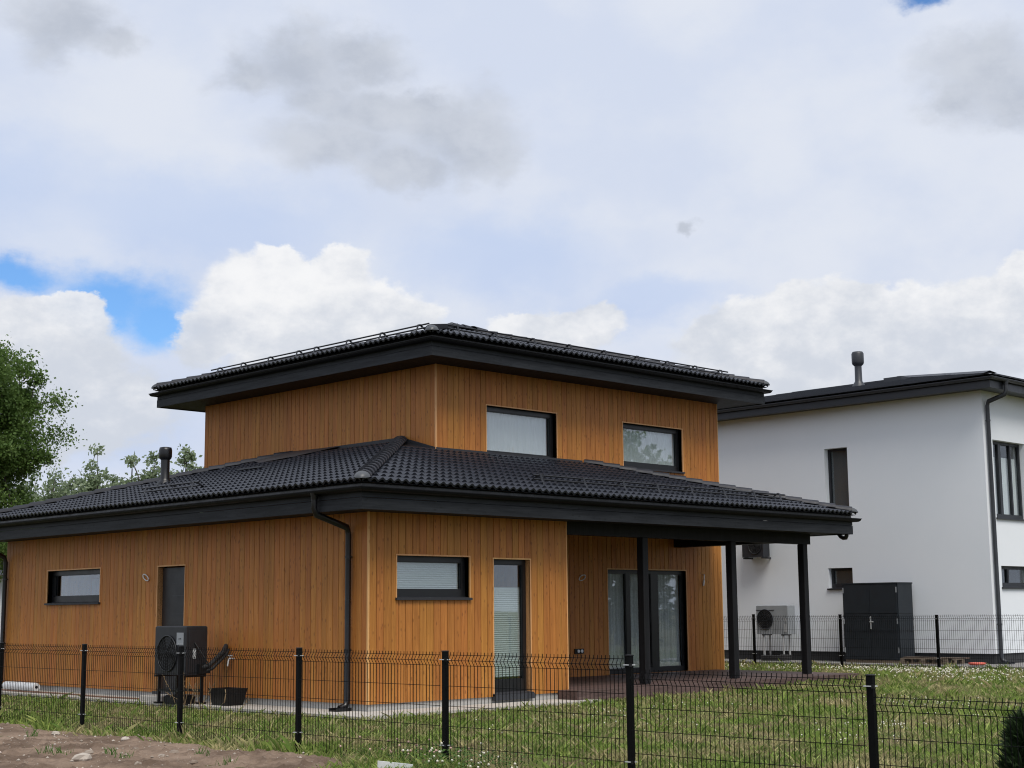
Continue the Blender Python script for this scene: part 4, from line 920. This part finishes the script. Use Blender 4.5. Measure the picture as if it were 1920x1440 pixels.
# ------------------------------------------------------------------ trees
def tree(name, label, x, y, h, crown, leaves, leaf, material, trunk_r=.16, seed=0, group=None, limbs=14, clumps=90, spread=.34, fork=None):
    """crown: list of ellipsoids (dx,dy,z,rx,ry,rz). A trunk, limbs into the crown and twigs ending in leaf clumps"""
    rr = np.random.default_rng(seed); z0 = float(ground_z(x, y))-.1
    T = thing(name, (x, y, z0), label, 'tree', group)
    mb = MB(); top = max(c[2] for c in crown); trunk = [V3((x, y, z0))]
    for k in range(1, 7): trunk.append(V3((x+rr.normal()*.08*k/3, y+rr.normal()*.08*k/3, z0+top*k/6)))
    mb.tube(trunk, [trunk_r*(1-.13*k) for k in range(7)], 9)
    vol = np.array([c[3]*c[4]*c[5] for c in crown]); vol /= vol.sum(); ends = []
    for i in range(clumps):
        c = crown[rr.choice(len(crown), p=vol)]; v = rr.normal(size=3); v /= np.linalg.norm(v); rad = rr.random()**.45
        ends.append((x+c[0]+v[0]*c[3]*rad, y+c[1]+v[1]*c[4]*rad, z0+c[2]+v[2]*c[5]*rad))
    ends = np.array(ends); hubs = []
    for i in range(limbs):
        e = V3(ends[i % len(ends)]); f = rr.uniform(.3, .9); k = f*6; a = trunk[int(k)].lerp(trunk[min(int(k)+1, 6)], k-int(k))
        mid = a.lerp(e, .5)+V3((rr.normal()*.15, rr.normal()*.15, .18)); mb.tube([a, a.lerp(mid, .5), mid, e], [trunk_r*.42*(1.2-f), trunk_r*.32*(1.2-f), trunk_r*.22*(1.2-f), .010], 5, False); hubs += [mid, a.lerp(e, .75), e]
    hb = np.array([tuple(q) for q in hubs])
    for e in ends[limbs:]:
        j = np.argmin(((hb-e)**2).sum(1)); a = hubs[j]; mid = a.lerp(V3(e), .5)+V3((0,0,.06)); mb.tube([a, mid, V3(e)], [.02, .013, .006], 4, False)
    put('trunk', mb, 'bark', T)
    size = np.cbrt(np.prod([np.mean([c[3] for c in crown]), np.mean([c[4] for c in crown]), np.mean([c[5] for c in crown])]))
    idx = rr.integers(0, len(ends), leaves); cs = rr.uniform(.55, 1.3, len(ends))*spread*size
    P0 = ends[idx]+rr.normal(size=(leaves, 3))*cs[idx][:, None]*np.array([1, 1, .75])
    d = rr.normal(size=(leaves, 3))+np.array([0, 0, -.35]); d /= np.linalg.norm(d, axis=1)[:, None]
    s = np.cross(d, rr.normal(size=(leaves, 3))); s /= np.linalg.norm(s, axis=1)[:, None]
    L = (leaf*rr.uniform(.6, 1.35, leaves))[:, None]; w = L*.30
    Vv = np.stack([P0, P0+d*L*.5+s*w, P0+d*L, P0+d*L*.5-s*w], 1).reshape(-1, 3)
    cr = npmesh('crown', Vv-np.array(WL[T]), np.arange(4*leaves).reshape(-1, 4), material, T); cr.location = (0,0,0); WL[cr] = WL[T]; cr['kind'] = 'stuff'
    return T
def along(az_, dist): return (CAM.x+dist*math.cos(R(az_)), CAM.y+dist*math.sin(R(az_)))
tx, ty = along(65.5, 43); rt = V3((math.sin(R(65)), -math.cos(R(65)), 0))
def off(a, z, rx, rz): return (rt.x*a, rt.y*a, z, rx, rx, rz)
tree('leafy_tree', 'large dense green tree rising behind the left end of the wooden house', tx, ty, 10, [off(.0,7.0,2.0,2.0), off(1.3,6.7,1.15,1.1), off(.7,7.9,1.2,1.1), off(-.3,8.9,1.4,1.0), off(.2,5.0,1.8,1.2), off(1.1,5.6,1.0,.6), off(-2,6.4,2.2,2.4), off(0,3.6,1.7,1.0)], 140000, .09, 'leaf', .24, 21, limbs=26, clumps=300, spread=.16)
small = [(62.7,60,7.3,1.25), (61.85,62,7.7,1.2), (61.2,60,7.9,1.1), (60.6,63,7.2,.95), (60.0,60,7.9,.75), (59.2,60,7.7,.8), (58.0,60,8.2,1.0), (57.5,62,7.8,.9), (63.5,63,7.6,1.2)]
names = ['leftmost pale tree low behind the roof, beside the large tree','second pale tree from the large tree, above the far roof edge','tallest pointed pale tree left of the roof vent pipe','low rounded pale tree between two pointed ones left of the vent pipe',
         'slim pale tree left of the roof vent pipe','pale tree directly behind the roof vent pipe','pale tree right of the vent pipe touching the upper wooden wall','pale tree mostly hidden by the upper wooden wall','pale tree peeping out behind the large dense tree']
for k, (a, d, h, w) in enumerate(small):
    tx, ty = along(a, d)
    tree('slender_tree', names[k], tx, ty, h, [(0,0,h-.8,w*.45,w*.45,.75), (0,0,h-1.9,w*.9,w*.9,1.0), (.2,.1,h-3.4,w*1.15,w*1.15,1.3)], 6000, .15, 'leaf_pale', .10, 40+k, 'pale trees beyond the lower roof', limbs=9, clumps=80, spread=.19)
# trees on the far side of the street; only their mirror image in the panes can be seen
def spruce(name, label, x, y, h, w, seed):
    rr = np.random.default_rng(seed); z0 = float(ground_z(x, y))-.1; T = thing(name, (x, y, z0), label, 'tree', 'trees mirrored in the window panes')
    put('trunk', MB().tube([(x,y,z0), (x,y,z0+h*.98)], [.16,.02], 8), 'bark', T); n = 9000
    t = rr.random(n)**.8; rad = w*(1-t)*(.75+.25*np.sin(t*60))*np.sqrt(rr.random(n)); a = rr.random(n)*6.283
    P0 = np.stack([x+rad*np.cos(a), y+rad*np.sin(a), z0+.6+t*(h-.6)-rad*.25], 1); d = np.stack([np.cos(a), np.sin(a), -.4+rr.normal(size=n)*.3], 1)
    s = np.cross(d, rr.normal(size=(n,3))); s /= np.linalg.norm(s, axis=1)[:, None]; L = .26
    Vv = np.stack([P0, P0+d*L*.5+s*.05, P0+d*L, P0+d*L*.5-s*.05], 1).reshape(-1, 3)
    cr = npmesh('crown', Vv-np.array(WL[T]), np.arange(4*n).reshape(-1, 4), 'needle', T); cr.location = (0,0,0); cr['kind'] = 'stuff'
mir = 'green tree across the street, seen only mirrored in the house windows'
for k, (x, y, h) in enumerate(((33,-16.5,8.6), (38,-22,10.5), (47,-26,10), (27,-20,5.0), (56,-30,9))):
    tree('street_tree', mir, x, y, h, [(0,0,h-1.6,1.3,1.3,1.5), (.2,0,h-3.6,2.2,2.2,1.8)], 5000, .26, 'leaf', .14, 70+k, 'trees mirrored in the window panes', limbs=9, clumps=60, spread=.2)
for k, (x, y, h) in enumerate(((30.5,-15.5,6.4), (43,-21,9.5), (51,-31,9.5))): spruce('spruce_tree', 'dark spruce across the street, seen only mirrored in the house windows', x, y, h, 1.7, 90+k)

# little conifer at the lower right, inside the fence
bx, by = -2.75, -11.82; bz = float(ground_z(bx, by)); n = 5200
T = thing('thuja_shrub', (bx, by, bz-.02), 'small dark conifer shrub behind the fence at the lower right corner', 'shrub')
put('stem', MB().tube([(bx,by,bz-.05), (bx,by,bz+.75)], [.03,.008], 6), 'bark', T)
t = rng.random(n); a = rng.random(n)*6.283; rad = .22*(1-t)**.6*(.35+.65*np.sqrt(rng.random(n)))*(.8+.35*np.sin(a*5+t*19)); P0 = np.stack([bx+rad*np.cos(a), by+rad*np.sin(a), bz+.02+t*.80], 1)
d = np.stack([np.cos(a)*.7+rng.normal(size=n)*.35, np.sin(a)*.7+rng.normal(size=n)*.35, .7+rng.normal(size=n)*.4], 1); s = np.cross(d, rng.normal(size=(n,3))); s /= np.linalg.norm(s, axis=1)[:, None]
Vv = np.stack([P0, P0+d*.05+s*.011, P0+d*.10, P0+d*.05-s*.011], 1).reshape(-1, 3)
cr = npmesh('foliage', Vv-np.array(WL[T]), np.arange(4*n).reshape(-1, 4), 'needle', T); cr.location = (0,0,0); cr['kind'] = 'stuff'

# far house peeping past the left corner
nx, ny_ = along(66.0, 52); N = thing('distant_house', (nx, ny_, -.2), 'pale house with a grey roof, barely visible past the far left corner', 'house')
mb = MB(); mb.box((nx-4,ny_-3,-.3), (nx+4,ny_+3,2.6)); put('wall', mb, 'plaster', N)
mb = MB().add([(nx-4.5,ny_-3.5,2.6), (nx+4.5,ny_-3.5,2.6), (nx+4.5,ny_+3.5,2.6), (nx-4.5,ny_+3.5,2.6), (nx-2,ny_,4.1), (nx+2,ny_,4.1)], [(0,1,5,4), (1,2,5), (2,3,4,5), (3,0,4), (3,2,1,0)]); put('roof', mb, 'slate_tile', N)
for k in (-2, 1): mb = MB(); mb.box((nx+k,ny_-3.02,.8), (nx+k+1.1,ny_-2.98,2.1)); w_ = put('window', mb, 'frame_grey', N); mb = MB(); mb.box((nx+k+.08,ny_-3.03,.88), (nx+k+1.02,ny_-3.022,2.02)); put('pane', mb, 'glass', w_)

# ------------------------------------------------------------------ grass, clover, weeds
def blocked(x, y):
    b_ = ((x > -.80) & (x < 13) & (y > -.82) & (y < 13) & ((x < 4.4) | (y > -.55) & (x < 12.37) | (y > 3.1)))
    b_ |= (x > 16.58) & (y > -2.15)
    return b_
def blades(n, seed, hmin, hmax, wid, cond, rlo=7., rhi=48., alo=14, ahi=84, lean=.55):
    rr = np.random.default_rng(seed); r = rlo*(rhi/rlo)**rr.random(n); a = np.radians(rr.uniform(alo, ahi, n))
    x = CAM.x+r*np.cos(a); y = CAM.y+r*np.sin(a); k = cond(x, y) & ~blocked(x, y); x, y, r = x[k], y[k], r[k]; n = len(x)
    pt = vnoise(x, y, .55, 31, 4); tf = vnoise(x, y, 5., 33, 2); h = (hmin+(hmax-hmin)*rr.random(n)**1.6)*(.4+.8*pt+np.clip(tf-.55, 0, 1)*3.2)
    fz = np.exp(-((x+4.15)/.28)**2)*np.clip((y+14)/2, 0, 1); h = h*(1+1.5*fz*rr.random(n)); h *= np.clip(r/14, 1, 2.2)**.35
    z = ground_z(x, y)-.008; ang = rr.random(n)*6.283; w = wid*rr.uniform(.6, 1.4, n)*np.clip(r/13, .8, 3)
    ln = rr.normal(size=(n, 2))*lean*h[:, None]; c, s = np.cos(ang)*w, np.sin(ang)*w
    A = np.stack([x-c, y-s, z], 1); B_ = np.stack([x+c, y+s, z], 1); M1 = np.stack([x+c*.7+ln[:,0]*.4, y+s*.7+ln[:,1]*.4, z+h*.62], 1); T_ = np.stack([x+ln[:,0], y+ln[:,1], z+h], 1)
    return np.stack([A, B_, M1, T_], 1).reshape(-1, 3)
lawn = lambda x, y: (x > soil_edge(y)-.02-.25*np.random.default_rng(1).random(len(x))**3)
Vv = blades(700000, 5, .022, .085, .0046, lawn)
o = npmesh('grass', Vv, np.arange(len(Vv)).reshape(-1, 4), 'grass'); props(o, 'short patchy green and dry lawn grass round the houses', 'grass', kind='stuff')
# sparse tufts on the bare soil
rr = np.random.default_rng(77); Vs = []
for (x, y) in [(-6.1,-1.9), (-6.0,-2.1), (-5.75,-2.7), (-5.9,-3.2), (-6.6,-.2), (-5.2,-3.6), (-5.0,.6), (-5.4,-4.4), (-6.9,-1.1), (-4.8,2.3)]:
    n = 26; px = x+rr.normal(size=n)*.045; py = y+rr.normal(size=n)*.045; z = soil_h(px, py)-.01; h = rr.uniform(.03, .12, n); a = rr.random(n)*6.283; w = .004; ln = rr.normal(size=(n,2))*.35*h[:, None]
    A = np.stack([px-w*np.cos(a), py-w*np.sin(a), z], 1); B_ = np.stack([px+w*np.cos(a), py+w*np.sin(a), z], 1); M1 = np.stack([px+ln[:,0]*.4+w*.7, py+ln[:,1]*.4, z+h*.6], 1); T_ = np.stack([px+ln[:,0], py+ln[:,1], z+h], 1); Vs.append(np.stack([A, B_, M1, T_], 1).reshape(-1, 3))
Vv = np.concatenate(Vs); o = npmesh('grass_tufts', Vv, np.arange(len(Vv)).reshape(-1, 4), 'clover_leaf'); props(o, 'sparse green tufts sprouting from the bare soil', 'grass', kind='stuff')
# clover flowers, thick by the back fence and in patches elsewhere
def flowers(x, y, hlo, hhi, r, seed):
    rr = np.random.default_rng(seed); n = len(x); z = ground_z(x, y)+rr.uniform(hlo, hhi, n); R_ = r*rr.uniform(.6, 1.3, n)
    base = np.array([(1,0,0),(0,1,0),(-1,0,0),(0,-1,0),(0,0,1),(0,0,-1)]); P0 = np.stack([x, y, z], 1)[:, None]+base[None]*R_[:, None, None]
    F = np.array([(0,1,4),(1,2,4),(2,3,4),(3,0,4),(1,0,5),(2,1,5),(3,2,5),(0,3,5)]); return P0.reshape(-1, 3), (F[None]+np.arange(n)[:, None, None]*6).reshape(-1, 3)
xs, ysx = [], []
rr = np.random.default_rng(12)
def patch(n, cx, cy, sx_, sy_): xs.append(cx+rr.normal(size=n)*sx_); ysx.append(cy+rr.normal(size=n)*sy_)
patch(480, 14.6, -.9, .5, 1.3); patch(130, 14.3, 2.5, .6, 1.6); patch(300, 12.8, -4.6, .7, 1.6); patch(40, 13.5, 5, .8, 1)
patch(70, 6.5, -5.2, .4, .9); patch(30, 4.5, -7.6, .3, .6); patch(40, 2.4, -7.4, .3, .3); patch(25, .5, -8.2, .3, .4)
patch(30, -2.0, -9.6, .25, .3); patch(45, -3.2, -9.2, .25, .3); patch(25, -3.6,-10.6,.2,.2); patch(35, 3, -3.0, 1.0, .5); patch(30, 0, -4.5, 1.2, .9)
x, y = np.concatenate(xs), np.concatenate(ysx); k = ~blocked(x, y) & (x > -4.4); x, y = x[k], y[k]
rad = np.where(x > 9, .017, .011); Vv, F = flowers(x, y, .05, .10, rad, 3)
o = npmesh('clover_flowers', Vv, F, 'petal'); props(o, 'white clover flowers dotted over the lawn', 'flowers', kind='stuff')
# clover clump with pale heads at the foot of a fence post, pinkish seed heads left of it
def clump(name, label, cx, cy, nf, nl, sx_, sy_, fm, hl):
    rr = np.random.default_rng(int(abs(cx*100+cy*37))); T = thing(name, (cx, cy, float(ground_z(cx, cy))), label, 'plant')
    px = cx+rr.normal(size=nf)*sx_; py = cy+rr.normal(size=nf)*sy_; zz = ground_z(px, py)+rr.uniform(hl[0], hl[1], nf); mb = MB(); st = MB()
    for a, b_, c in zip(px, py, zz):
        mb.lathe([(0,-.012), (.011,-.006), (.013,.003), (.008,.011), (0,.014)], (a, b_, c), 6); st.tube([(a+rr.normal()*.02, b_+rr.normal()*.02, float(ground_z(a, b_))-.02), (a, b_, c)], .0022, 4, False)
    put('flower_heads', mb, fm, T, kind='stuff'); put('stems', st, 'clover_leaf', T, kind='stuff')
    lx = cx+rr.normal(size=nl)*sx_*1.1; ly = cy+rr.normal(size=nl)*sy_*1.1; lz = ground_z(lx, ly)+rr.random(nl)*hl[1]*.85; P0 = np.stack([lx, ly, lz], 1); d = rr.normal(size=(nl,3)); d[:,2] = d[:,2]*.5; d /= np.linalg.norm(d, axis=1)[:, None]; s = np.cross(d, (0,0,1.)); s /= np.linalg.norm(s, axis=1)[:, None]; L = .028
    Vv = np.stack([P0, P0+d*L*.5+s*L*.4, P0+d*L, P0+d*L*.5-s*L*.4], 1).reshape(-1, 3); lf = npmesh('leaves', Vv-np.array(WL[T]), np.arange(4*nl).reshape(-1, 4), 'clover_leaf', T); lf.location = (0,0,0); lf['kind'] = 'stuff'
clump('clover_clump', 'leafy clump of white clover heads at the foot of a fence post', -4.15, -6.75, 34, 1500, .22, .38, 'petal', (.08,.26))
clump('clover_clump', 'loose clump of pinkish faded clover heads left of the white clover', -3.9, -5.7, 26, 500, .25, .40, 'petal_pink', (.08,.22))
# tall dry weeds in front of the tub
T = thing('dry_weed', (-.95,3.3,APZ), 'tall dry weed stalks growing before the black heat pump', 'plant'); rr = np.random.default_rng(3); st = MB(); hd = MB()
for k in range(14):
    x, y = -.9+rr.normal()*.12, 3.2+rr.normal()*.35; lx, ly = rr.normal()*.12, rr.normal()*.2; h = rr.uniform(.2, .62); z = float(ground_z(x, y)); st.tube([(x,y,z), (x+lx*.4,y+ly*.4,z+h*.5), (x+lx,y+ly,z+h)], .004, 4, False)
    for j in range(6): q = .6+.4*j/6; hd.lathe([(0,-.02), (.008,0), (0,.02)], (x+lx*q+rr.normal()*.012, y+ly*q+rr.normal()*.012, z+h*q), 4)
put('stalks', st, 'dry_stem', T, kind='stuff'); put('seed_heads', hd, 'dry_stem', T, kind='stuff')

# ------------------------------------------------------------------ stones on the bare soil
def rock(seed, n=1):
    rr = np.random.default_rng(seed); vs = []; rows_, cols = 5, 8
    for i in range(rows_):
        for j in range(cols):
            th = math.pi*i/(rows_-1); ph = 2*math.pi*j/cols; q = rr.uniform(.78, 1.18) if 0 < i < rows_-1 else 1; vs.append((math.sin(th)*math.cos(ph)*q, math.sin(th)*math.sin(ph)*q*.8, math.cos(th)*.55))
    fs = [(i*cols+j, i*cols+(j+1)%cols, (i+1)*cols+(j+1)%cols, (i+1)*cols+j) for i in range(rows_-1) for j in range(cols)]
    return MB().add([v for v in vs], [f[::-1] for f in fs])
ROCKS = [shared('stone', rock(k), 'stone') for k in range(5)]
big = [(-6.28,-3.02,.115,'pale jagged stone, the largest on the bare soil'), (-6.0,-1.75,.075,'rounded pale stone on the bare soil left of the largest one'), (-5.7,-2.1,.06,None), (-6.05,-2.75,.055,None), (-5.25,-3.15,.06,None), (-5.5,-3.3,.05,None),
       (-4.62,.75,.07,'buff stone at the left grass edge before the leftmost posts'), (-4.55,-.9,.06,None), (-6.3,-.9,.05,None), (-6.6,-1.5,.05,None), (-6.05,-3.75,.055,None), (-5.05,-2.0,.05,None), (-5.6,-4.1,.05,None), (-4.85,1.9,.055,None)]
for k, (x, y, s, lb) in enumerate(big):
    o = inst('stone', ROCKS[k % 5], None, (x, y, float(soil_h(x, y))+s*.15), (0, 0, k*1.3), (s, s, s)); props(o, lb or 'small pale stone lying on the bare soil', 'stone', 'stones on the bare soil')
rr = np.random.default_rng(9); n = 5200; x = rr.uniform(-9.5, -4.1, n); y = rr.uniform(-7, 7, n); k = x < soil_edge(y)+.02; x, y = x[k], y[k]; dens = vnoise(x, y, .8, 55, 3); k = rr.random(len(x)) < np.clip((dens-.3)*2.2, .12, 1); x, y = x[k], y[k]
s = .005+.024*rr.random(len(x))**4; z = soil_h(x, y)+s*.2; base = np.array([(1,0,0),(.2,.9,.1),(-.9,.2,0),(-.1,-.8,.1),(.1,.1,.7),(0,0,-.6)]); a = rr.random(len(x))*6.283; ca, sa = np.cos(a), np.sin(a)
Bx = base[None,:,0]*ca[:,None]-base[None,:,1]*sa[:,None]; By = base[None,:,0]*sa[:,None]+base[None,:,1]*ca[:,None]; Bz = np.repeat(base[None,:,2], len(x), 0)
Vv = np.stack([x[:,None]+Bx*s[:,None], y[:,None]+By*s[:,None], z[:,None]+Bz*s[:,None]], -1).reshape(-1, 3); F = np.array([(0,1,4),(1,2,4),(2,3,4),(3,0,4),(1,0,5),(2,1,5),(3,2,5),(0,3,5)])
o = npmesh('pebbles', Vv, (F[None]+np.arange(len(x))[:,None,None]*6).reshape(-1, 3), 'stone'); props(o, 'small pebbles and crumbs scattered over the bare soil', 'pebbles', kind='stuff')
